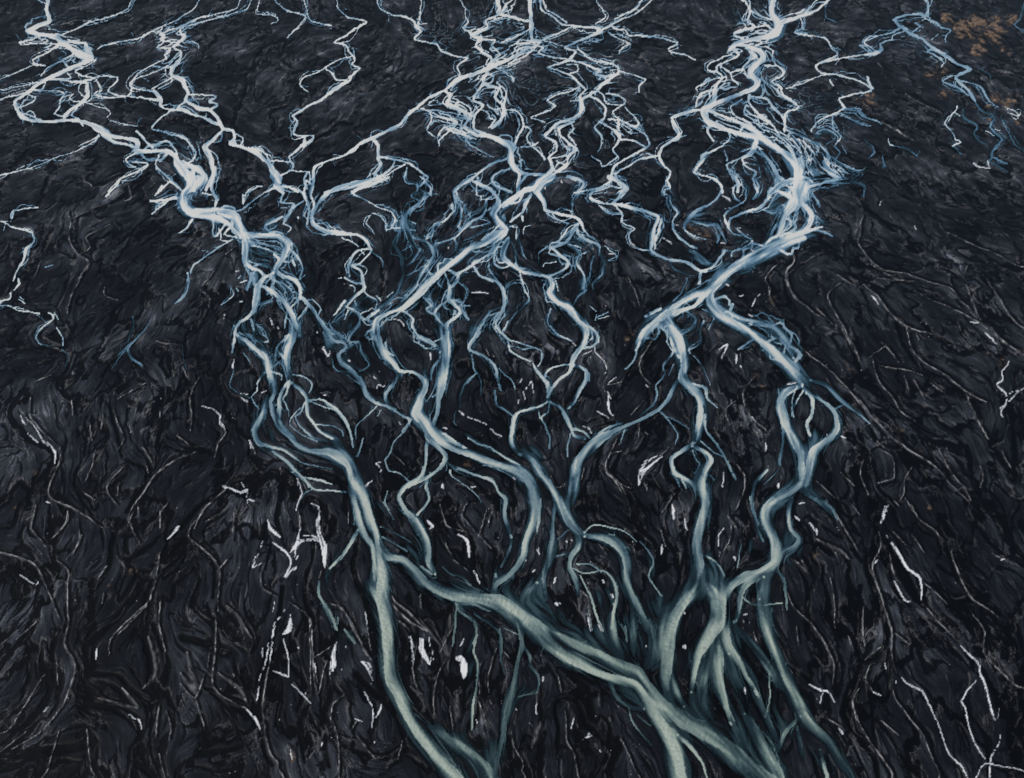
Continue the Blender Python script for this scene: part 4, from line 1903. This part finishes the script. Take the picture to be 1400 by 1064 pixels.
def lic(src, length, step=1.0, vx=None, vy=None, lscale=None):
    """smear a field along the flow"""
    vx = VX if vx is None else vx; vy = VY if vy is None else vy
    acc = src.copy(); wsum = np.ones_like(src)
    I, J = np.meshgrid(np.arange(NX, dtype=np.float32), np.arange(NY, dtype=np.float32))
    n = int(length / step)
    for sg in (1, -1):
        x = I.copy(); y = J.copy(); dx = vx * sg; dy = vy * sg
        for k in range(n):
            f = step if lscale is None else step * lscale
            x += dx * f; y += dy * f
            xi = np.clip((x + .5).astype(np.int32), 0, NX - 1); yi = np.clip((y + .5).astype(np.int32), 0, NY - 1)
            w = .5 + .5 * math.cos(math.pi * (k + 1) / (n + 1))
            acc += src[yi, xi] * w; wsum += w
            nx = vx[yi, xi]; ny = vy[yi, xi]
            s = np.where(nx * dx + ny * dy < 0, -1, 1).astype(np.float32)
            dx = nx * s; dy = ny * s
    return acc / wsum
def norm(a):
    a = a - a.mean(); return (a / a.std()).astype(np.float32)

persp = np.clip(1.0 / (FOOT / FOOT[int((800 - V0) / ST), NX // 2]), .3, 1.2).astype(np.float32)   # near things show bigger
white = rng.standard_normal((NY, NX)).astype(np.float32)
L1 = norm(lic(white, 11, 1.0))
L2 = norm(lic(norm(blur(rng.standard_normal((NY, NX)).astype(np.float32), 1.5)), 26, 1.4, lscale=persp))
L3 = norm(lic(norm(blur(rng.standard_normal((NY, NX)).astype(np.float32), 3.6)), 44, 2.2, lscale=persp))
L4 = norm(lic(norm(blur(rng.standard_normal((NY, NX)).astype(np.float32), 8.0)), 60, 3.5, lscale=persp))
RP = norm(lic(norm(blur(white, .8)), 2.2, 1.0, -VY, VX))
print('flow', round(time.time() - T0, 1))

# ------------------------------------------------------------------ filigree of thin threads where the river spreads out
BR = Z()
for x, y, rx, ry, k in ((660,60,85,50,1),(690,150,60,45,1),(690,100,70,40,.9),(620,150,50,40,.7),(1035,45,60,40,.8),(1060,165,95,45,1),(1110,205,60,60,1),
        (255,235,50,38,1),(90,60,55,45,.6),(100,120,50,30,.5),(240,70,35,60,.5),(745,210,60,45,.9),(820,100,70,60,.5),(990,120,70,40,.7),(380,380,60,55,1),(385,455,60,50,.7),(640,300,80,70,.5),
        (850,180,50,50,.5),(1090,290,60,50,.6),(970,280,60,60,.5),(500,460,90,50,.6),(680,420,120,80,.4),(1250,60,60,40,.6),(1330,180,60,50,.4),(560,300,40,40,.6),(800,350,60,60,.4)):
    BR = np.maximum(BR, k * np.exp(-((UU - x) / rx) ** 2 - ((VV - y) / ry) ** 2))
zl = np.abs(L2 + .5 * L1 * .3) / (np.abs(np.gradient(L2, axis=0)) + np.abs(np.gradient(L2, axis=1)) + .06)
thread = (1 - sstep(.3, .95, zl)) * sstep(-.9, .2, L4 + noise(UU / 13, VV / 13, 33))
prox = sstep(.015, .22, blur(np.minimum(RIV, .6), 6))
TH1 = (thread * np.minimum(BR * 2.2, 1) * (.2 + .8 * prox) * np.where(VV > 240, .65, 1.0))
RIV = np.maximum(RIV, TH1); COV = np.maximum(COV, np.clip(TH1 * 1.4, 0, 1))
thread2 = (1 - sstep(.15, .8, np.abs(L3) / (np.abs(np.gradient(L3, axis=0)) + np.abs(np.gradient(L3, axis=1)) + .03)))
TH2 = (thread2 * prox * sstep(180, 300, VV) * .56 * sstep(-1.0, .3, L4))
RIV = np.maximum(RIV, TH2); COV = np.maximum(COV, np.clip(TH2 * 2, 0, 1))

# strands and darker bands inside the wide channels
lower = sstep(250, 900, VV)
core = np.clip(RIV, 0, 1)
RIV = np.clip(core * (np.interp(VV, [300, 700], [.98, .90]) + .10 * sstep(450, 750, VV) * L4 + (.20 * L1 * (1 - .8 * lower) + .32 * L2 + .28 * L3) * np.where(core > .7, .42, .85) * np.interp(VV, [150, 320], [.5, 1])), 0, 1)
HALO = np.clip(lic(HALO * np.clip(.75 + .5 * noise(UU / 7, VV / 7, 81), 0, 1.4), 22, 2.0, lscale=persp) * 1.15, 0, 1)
VEIL = np.clip(HALO * 1.1, 0, 1) * np.clip(.55 + .28 * L3 + .30 * L2 + .14 * L1 + .35 * ASY, 0, 1.5)
HALO = HALO * sstep(60, 420, VV) * (.75 + .25 * np.clip(L3, -1, 1))
VEIL = sstep(.06, 1.0, VEIL) * np.interp(VV, [0, 150, 300, 480, 700, 1064], [.25, .42, .52, .50, .42, .38])
VEIL = VEIL * np.maximum(sstep(170, 320, VV), sstep(950, 1030, UU) * .9)
web = blur(RIV, 3.2); RIV = np.maximum(RIV, sstep(.50, .85, web) * np.minimum(web * 1.15, .92) * sstep(300, 480, VV)); COV = np.maximum(COV, sstep(.42, .75, web) * sstep(300, 480, VV))
VEIL = np.clip(VEIL, 0, .55)
RIV = np.maximum(RIV, VEIL); COV = np.maximum(COV, np.clip(VEIL * 2.6, 0, .9))
ksilt = np.interp(VV, [0, 250, 520], [.0, .3, 1.0])
# clear blue shallows stay blue, silty main threads stay white
SILT = np.clip(RIV / np.maximum(COV, .05), 0, 1) * (1 - ksilt) + RIV * ksilt

# ------------------------------------------------------------------ sand: bars, gullies with a bright lip, threads
def contour(f, eps):
    """distance in cells to the zero line of a field"""
    return np.abs(f) / (np.abs(np.gradient(f, axis=0)) + np.abs(np.gradient(f, axis=1)) + eps)
patch = fbm(GX / 60, GY / 90, 4, 41)
qx = fbm(GX / 30, GY / 46, 3, 45); qy = fbm(GX / 30 + 50, GY / 46, 3, 46)
L5 = norm(lic(norm(blur(rng.standard_normal((NY, NX)).astype(np.float32), 15)), 75, 4.0, lscale=persp))
marb = fbm(GX / 13 + .6 * qx, GY / 19 + .6 * qy, 4, 52)
pw = np.clip(persp, .45, 1.2)
n1_ = .6 * L5 + .35 * qx + .10 * L3 + .25 * marb
n2_ = .75 * L4 + .35 * qy + .30 * marb
n3_ = .8 * L3 + .35 * marb + .15 * L2
w1_ = np.clip(2.6 + 3.6 * noise(GX / 22, GY / 34, 49) + 1.0 * patch, .3, 6.5) * pw
w2_ = np.clip(1.2 + 2.2 * noise(GX / 15, GY / 22, 58) - .4 * patch, .0, 3.4) * pw
w3_ = np.clip(.4 + 1.5 * noise(GX / 9, GY / 13, 60) + .3 * patch, .0, 1.7) * pw
c1, c2, c3 = contour(n1_, .015), contour(n2_, .02), contour(n3_, .04)
def cut(c, w): return (1 - sstep(.75, 1.25, c / np.maximum(w, .05))) * (w > .3)
gul = np.maximum.reduce([DARK, cut(c1, w1_) * .96, cut(c2, w2_) * .88, cut(c3, w3_) * .7])
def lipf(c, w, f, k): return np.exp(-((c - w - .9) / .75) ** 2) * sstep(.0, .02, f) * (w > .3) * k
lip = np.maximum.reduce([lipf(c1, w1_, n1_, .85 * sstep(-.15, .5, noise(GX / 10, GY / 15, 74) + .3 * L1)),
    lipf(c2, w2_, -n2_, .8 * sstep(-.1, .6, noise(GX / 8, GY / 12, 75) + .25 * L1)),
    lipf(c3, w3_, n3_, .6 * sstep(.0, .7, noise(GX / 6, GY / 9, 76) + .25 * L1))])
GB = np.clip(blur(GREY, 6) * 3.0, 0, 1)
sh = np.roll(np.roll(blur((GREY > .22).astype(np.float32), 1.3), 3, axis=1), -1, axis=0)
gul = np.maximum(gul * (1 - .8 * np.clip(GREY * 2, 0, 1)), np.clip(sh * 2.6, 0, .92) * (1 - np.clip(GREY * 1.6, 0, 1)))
gul = np.clip(gul, 0, 1).astype(np.float32)
grain = noise(UU / 1.9, VV / 1.9, 51) + .4 * rng.standard_normal((NY, NX)).astype(np.float32)
tone = .24 * L1 + .30 * L2 + .06 * L3 + 1.3 * patch + .62 * marb + .26 * grain + .55 * GB - .35
fan = .235 * np.exp(.78 * tone)
gl = noise(UU / 3.4, VV / 2.6, 96) * 1.5 + .55 * L1 + .30 * L2 + .35 * noise(UU / 1.7, VV / 1.7, 97) + .9 * fbm(GX / 22, GY / 30, 2, 98)
glint = sstep(2.5, 2.95, gl - .7 * sstep(420, 240, VV) - .5 * sstep(350, 650, np.abs(UU - 720))) * 1.6  # tiny water glints, painted as pale spots in the sand colour
HL = np.clip(blur(HALO, 2) * 1.15, 0, 1)
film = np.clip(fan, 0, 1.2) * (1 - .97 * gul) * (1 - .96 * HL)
line = np.clip(GREY * np.clip(.56 + .30 * L1 + .75 * noise(UU / 8, VV / 8, 67), .06, 1.0), 0, 1.1)
line = np.maximum(line, .46 * lip * np.clip(.7 + .6 * patch, .12, 1)) * (1 - .75 * HL) + glint * .6 * (1 - .3 * HL)
rim = lip
wob = fbm(UU / 9, VV / 7, 4, 91)
MOSS = np.clip(blur(MOSS, 5) * 1.15 + .42 * wob * np.minimum(MOSS * 3, 1), 0, 1)
MS = np.clip(MOSS * 1.2 + .45 * fbm(GX / 12, GY / 20, 3, 44) * np.minimum(MOSS * 2.5, 1), 0, 1)
MS = sstep(.2, .62, MS) * (1 - .9 * gul) * np.clip(.65 + .3 * L2, 0, 1)
print('sand', round(time.time() - T0, 1))

# ------------------------------------------------------------------ relief
relief = .03 * L1 + .05 * L2 + .45 * marb + .9 * patch + .35 * GREY - .85 * blur(gul, .7) + .25 * lip
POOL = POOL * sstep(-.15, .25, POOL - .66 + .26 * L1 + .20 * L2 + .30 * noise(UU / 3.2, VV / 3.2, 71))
W = np.clip(np.maximum(COV * .8, POOL), 0, 1)
wet = sstep(.03, .35, W)
foot = np.minimum(FOOT, .9)
GZ = foot * (relief * (1 - wet) * (1 - .75 * HL) - 1.1 * wet - .8 * HL)
base = 2.0 * foot * blur(L4, 18) * .2
GZ = GZ + base
ripple = RP * sstep(500, 900, VV) * sstep(8, 18, WIDE)
WZ = base - .12 * foot + foot * (.04 * L2 + .22 * ripple)
PZ = base + .10 * foot + foot * .08 * L1

# ------------------------------------------------------------------ meshes
for m in list(bpy.data.meshes): bpy.data.meshes.remove(m)
COL = bpy.context.scene.collection

def sheet(name, mask_faces, z, attrs, mat):
    """one mesh out of the grid cells that are switched on"""
    fy, fx = np.nonzero(mask_faces)
    if len(fy) == 0: return None
    a = fy * NX + fx
    q = np.stack([a + NX, a + NX + 1, a + 1, a], 1)
    used, inv = np.unique(q.ravel(), return_inverse=True)
    co = np.stack([GX.ravel()[used], GY.ravel()[used], z.ravel()[used]], 1).astype(np.float32)
    me = bpy.data.meshes.new(name)
    me.vertices.add(len(used)); me.vertices.foreach_set('co', co.ravel())
    me.loops.add(len(inv)); me.loops.foreach_set('vertex_index', inv.astype(np.int32).ravel())
    me.polygons.add(len(q)); me.polygons.foreach_set('loop_start', np.arange(len(q), dtype=np.int32) * 4)
    me.update(calc_edges=True)
    me.polygons.foreach_set('use_smooth', np.ones(len(q), bool))
    for k, v in attrs.items():
        at = me.attributes.new(k, 'FLOAT', 'POINT'); at.data.foreach_set('value', v.ravel()[used].astype(np.float32))
    me.materials.append(mat)
    o = bpy.data.objects.new(name, me); COL.objects.link(o)
    return o

def mat(name):
    m = bpy.data.materials.new(name); m.use_nodes = True
    nt = m.node_tree; nt.nodes.clear()
    out = nt.nodes.new('ShaderNodeOutputMaterial')
    return m, nt, out
def N(nt, t, **k):
    n = nt.nodes.new(t)
    for a, b in k.items(): setattr(n, a, b)
    return n
def attr(nt, name): return N(nt, 'ShaderNodeAttribute', attribute_name=name).outputs['Fac']
def ramp(nt, fac, stops):
    r = N(nt, 'ShaderNodeValToRGB'); e = r.color_ramp.elements
    e[0].position = stops[0][0]; e[0].color = (*stops[0][1], 1)
    e[1].position = stops[-1][0]; e[1].color = (*stops[-1][1], 1)
    for p, c in stops[1:-1]:
        x = e.new(p); x.color = (*c, 1)
    nt.links.new(fac, r.inputs['Fac']); return r.outputs['Color']
def mixc(nt, f, a, b):
    m = N(nt, 'ShaderNodeMix', data_type='RGBA')
    for i, x in ((0, f), (6, a), (7, b)):
        if hasattr(x, 'is_linked') or hasattr(x, 'links'): nt.links.new(x, m.inputs[i])
        else: m.inputs[i].default_value = x if i == 0 else (*x, 1)
    return m.outputs[2]

# black volcanic sand
M_sand, nt, out = mat('black_sand')
bs = N(nt, 'ShaderNodeBsdfPrincipled')
c = ramp(nt, attr(nt, 'film'), [(0, (.0016, .0020, .0028)), (.15, (.0088, .0106, .0142)), (.5, (.044, .050, .063)), (1, (.20, .21, .235))])
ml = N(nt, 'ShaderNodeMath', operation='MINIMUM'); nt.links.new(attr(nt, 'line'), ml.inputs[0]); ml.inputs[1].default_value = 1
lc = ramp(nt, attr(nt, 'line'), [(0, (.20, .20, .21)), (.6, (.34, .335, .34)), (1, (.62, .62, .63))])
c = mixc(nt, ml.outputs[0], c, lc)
tex = N(nt, 'ShaderNodeTexNoise'); tex.inputs['Scale'].default_value = .35; tex.inputs['Detail'].default_value = 6
geo = N(nt, 'ShaderNodeNewGeometry'); nt.links.new(geo.outputs['Position'], tex.inputs['Vector'])
mc = ramp(nt, tex.outputs['Fac'], [(.3, (.022, .019, .016)), (.5, (.09, .064, .046)), (.7, (.22, .155, .11))])
c = mixc(nt, attr(nt, 'moss'), c, mc)
nt.links.new(c, bs.inputs['Base Color'])
bs.inputs['Roughness'].default_value = .5; bs.inputs['Specular IOR Level'].default_value = .16
bp = N(nt, 'ShaderNodeBump'); bp.inputs['Strength'].default_value = .35; bp.inputs['Distance'].default_value = .25
t2 = N(nt, 'ShaderNodeTexNoise'); t2.inputs['Scale'].default_value = 1.6; t2.inputs['Detail'].default_value = 4
nt.links.new(geo.outputs['Position'], t2.inputs['Vector']); nt.links.new(t2.outputs['Fac'], bp.inputs['Height']); nt.links.new(bp.outputs['Normal'], bs.inputs['Normal'])
nt.links.new(bs.outputs['BSDF'], out.inputs['Surface'])

M_moss, nt, out = mat('dry_moss')
b2 = N(nt, 'ShaderNodeBsdfPrincipled'); g2 = N(nt, 'ShaderNodeNewGeometry')
t3 = N(nt, 'ShaderNodeTexNoise'); t3.inputs['Scale'].default_value = .16; t3.inputs['Detail'].default_value = 7; t3.inputs['Roughness'].default_value = .7
nt.links.new(g2.outputs['Position'], t3.inputs['Vector'])
mc2 = ramp(nt, t3.outputs['Fac'], [(.32, (.022, .019, .017)), (.44, (.085, .058, .040)), (.57, (.18, .12, .082)), (.70, (.36, .26, .185))])
nt.links.new(mc2, b2.inputs['Base Color']); b2.inputs['Roughness'].default_value = .9; nt.links.new(b2.outputs['BSDF'], out.inputs['Surface'])

# glacial melt water: the more silt it carries the milkier and the less one sees through
M_water, nt, out = mat('glacial_water')
bs = N(nt, 'ShaderNodeBsdfPrincipled')
silt_or_glare = attr(nt, 'silt_or_glare')
cold = ramp(nt, silt_or_glare, [(0, (.004, .010, .014)), (.3, (.022, .060, .088)), (.52, (.095, .20, .31)), (.76, (.29, .42, .51)), (.92, (.60, .64, .635)), (1, (.72, .715, .68))])
green = ramp(nt, silt_or_glare, [(0, (.004, .009, .012)), (.3, (.012, .027, .035)), (.52, (.055, .095, .102)), (.78, (.185, .25, .23)), (1, (.37, .435, .375))])
c = mixc(nt, attr(nt, 'depth'), cold, green)
nt.links.new(c, bs.inputs['Base Color'])
bs.inputs['Roughness'].default_value = .45; bs.inputs['Specular IOR Level'].default_value = .3
tr = N(nt, 'ShaderNodeBsdfTransparent'); mx = N(nt, 'ShaderNodeMixShader')
mr = N(nt, 'ShaderNodeMapRange'); mr.interpolation_type = 'SMOOTHSTEP'
mr.inputs['From Min'].default_value = .04; mr.inputs['From Max'].default_value = .75
nt.links.new(attr(nt, 'cover'), mr.inputs['Value']); nt.links.new(mr.outputs['Result'], mx.inputs['Fac'])
nt.links.new(tr.outputs['BSDF'], mx.inputs[1]); nt.links.new(bs.outputs['BSDF'], mx.inputs[2])
nt.links.new(mx.outputs['Shader'], out.inputs['Surface'])

M_pool, nt, out = mat('glare_pool')  # sky reflection on the puddles, painted in as near-white base colour
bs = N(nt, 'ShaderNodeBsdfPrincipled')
c = ramp(nt, attr(nt, 'silt_or_glare'), [(0, (.10, .11, .13)), (.5, (.34, .36, .38)), (1, (.80, .80, .80))])
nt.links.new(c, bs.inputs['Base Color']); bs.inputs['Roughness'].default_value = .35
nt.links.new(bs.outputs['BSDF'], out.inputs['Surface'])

allf = np.ones((NY - 1, NX - 1), bool)
g = sheet('ground', allf, GZ, {'film': np.clip(film, 0, 1), 'line': np.clip(line, 0, 1.6), 'moss': MS}, M_sand)
g['kind'] = 'structure'
mz = GZ + foot * (.25 + .5 * np.clip(wob, -.5, 1))
mm = MS > .30
mo = sheet('moss', (mm[:-1, :-1] & mm[1:, 1:] & mm[:-1, 1:] & mm[1:, :-1]) & (UU[:-1, :-1] > 1130) & (VV[:-1, :-1] < 330), mz, {}, M_moss)
mo['kind'] = 'stuff'; mo['label'] = 'brown and tan moss and withered grass on the black sand by the far right stream'; mo['category'] = 'moss'

depth = np.interp(VV + 12 * L4, [260, 560, 880], [0, .45, 1.0])
cellR = lambda F: np.maximum(np.maximum(F[:-1, :-1], F[1:, :-1]), np.maximum(F[:-1, 1:], F[1:, 1:]))
rm = cellR(COV) > .04
# which river a cell belongs to: divides between the four streams, west to east
divs = [([-200, 215, 330, 470, 560, 700, 1200], [395, 398, 470, 470, 500, 525, 610]),
        ([-200, 60, 250, 420, 560, 640, 860, 1200], [905, 890, 870, 850, 840, 800, 920, 1060]),
        ([-200, 100, 260, 420, 1200], [1110, 1150, 1195, 1300, 1420])]
names = ['west', 'middle', 'east', 'far east']
Uc = UU[:-1, :-1]; Vc = VV[:-1, :-1]
zone = sum((Uc > np.interp(Vc, a, b)).astype(int) for a, b in divs)
for k in range(4):
    o = sheet('river', rm & (zone == k), WZ, {'silt_or_glare': SILT, 'cover': COV, 'depth': depth}, M_water)
    if o: o['kind'] = 'structure'

# pools: every connected pool is its own sheet, sky glare painted white
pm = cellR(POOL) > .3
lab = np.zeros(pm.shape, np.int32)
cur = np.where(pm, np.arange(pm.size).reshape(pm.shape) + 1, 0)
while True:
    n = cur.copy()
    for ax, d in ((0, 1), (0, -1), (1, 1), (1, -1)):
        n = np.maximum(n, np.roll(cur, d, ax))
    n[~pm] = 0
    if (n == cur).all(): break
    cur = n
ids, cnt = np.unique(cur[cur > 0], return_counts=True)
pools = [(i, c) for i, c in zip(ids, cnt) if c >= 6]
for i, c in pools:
    o = sheet('pool', cur == i, PZ, {'silt_or_glare': np.clip(POOL * (.95 + .25 * L1 + .15 * L2), 0, 1)}, M_pool)  # here the attribute drives how white the painted glare is
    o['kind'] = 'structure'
print('pools', len(pools), round(time.time() - T0, 1))

# the plain beyond the surveyed strip: four skirts that meet the sheet's edges
def skirt():
    x0, y0 = ground_xy(U0, float(vs[-1])); x1, _ = ground_xy(float(us[-1]), float(vs[-1]))
    X0, Y0 = ground_xy(U0, V0); X1, _ = ground_xy(float(us[-1]), V0)
    R = 12000; z = -1.0
    vsn = [(x0, y0, z), (x1, y0, z), (X1, Y0, z), (X0, Y0, z), (-R, -R, z), (R, -R, z), (R, R, z), (-R, R, z)]
    fs = [(4, 5, 1, 0), (5, 6, 2, 1), (6, 7, 3, 2), (7, 4, 0, 3)]
    me = bpy.data.meshes.new('plain'); me.from_pydata(vsn, [], fs)
    for k, v in (('film', .3), ('line', .02), ('moss', 0.)):
        a = me.attributes.new(k, 'FLOAT', 'POINT'); a.data.foreach_set('value', np.full(8, v, np.float32))
    me.materials.append(M_sand)
    o = bpy.data.objects.new('plain', me); COL.objects.link(o); o['kind'] = 'structure'
skirt()

# ------------------------------------------------------------------ light, camera
SUN_EL, SUN_AZ = math.radians(36), math.radians(-118)     # azimuth from +Y (away from the camera), negative = west
world = bpy.data.worlds.new('World'); bpy.context.scene.world = world; world.use_nodes = True
nt = world.node_tree; bg = nt.nodes['Background']
sky = nt.nodes.new('ShaderNodeTexSky'); sky.sky_type = 'NISHITA'; sky.sun_disc = False
sky.sun_elevation = SUN_EL; sky.sun_rotation = SUN_AZ; sky.air_density = 1.0; sky.dust_density = 2.0
nt.links.new(sky.outputs['Color'], bg.inputs['Color']); bg.inputs['Strength'].default_value = .07
sl = bpy.data.lights.new('sun', 'SUN'); sl.energy = 3.6; sl.angle = math.radians(.6); sl.color = (1, .965, .92)
so = bpy.data.objects.new('sun', sl); COL.objects.link(so)
from mathutils import Vector
d = Vector((math.sin(SUN_AZ) * math.cos(SUN_EL), math.cos(SUN_AZ) * math.cos(SUN_EL), math.sin(SUN_EL)))
so.rotation_euler = d.to_track_quat('Z', 'Y').to_euler()

cd = bpy.data.cameras.new('camera'); co = bpy.data.objects.new('camera', cd); COL.objects.link(co)
cd.sensor_fit = 'HORIZONTAL'; cd.sensor_width = 36; cd.lens = 36 * FPX / IW; cd.clip_end = 60000; cd.clip_start = 1
co.location = (0, 0, CAM_H); co.rotation_euler = (math.pi / 2 - PITCH, 0, 0)
sc = bpy.context.scene; sc.camera = co
sc.view_settings.view_transform = 'Standard'; sc.view_settings.look = 'None'; sc.view_settings.exposure = 0; sc.view_settings.gamma = 1
print('done', round(time.time() - T0, 1))
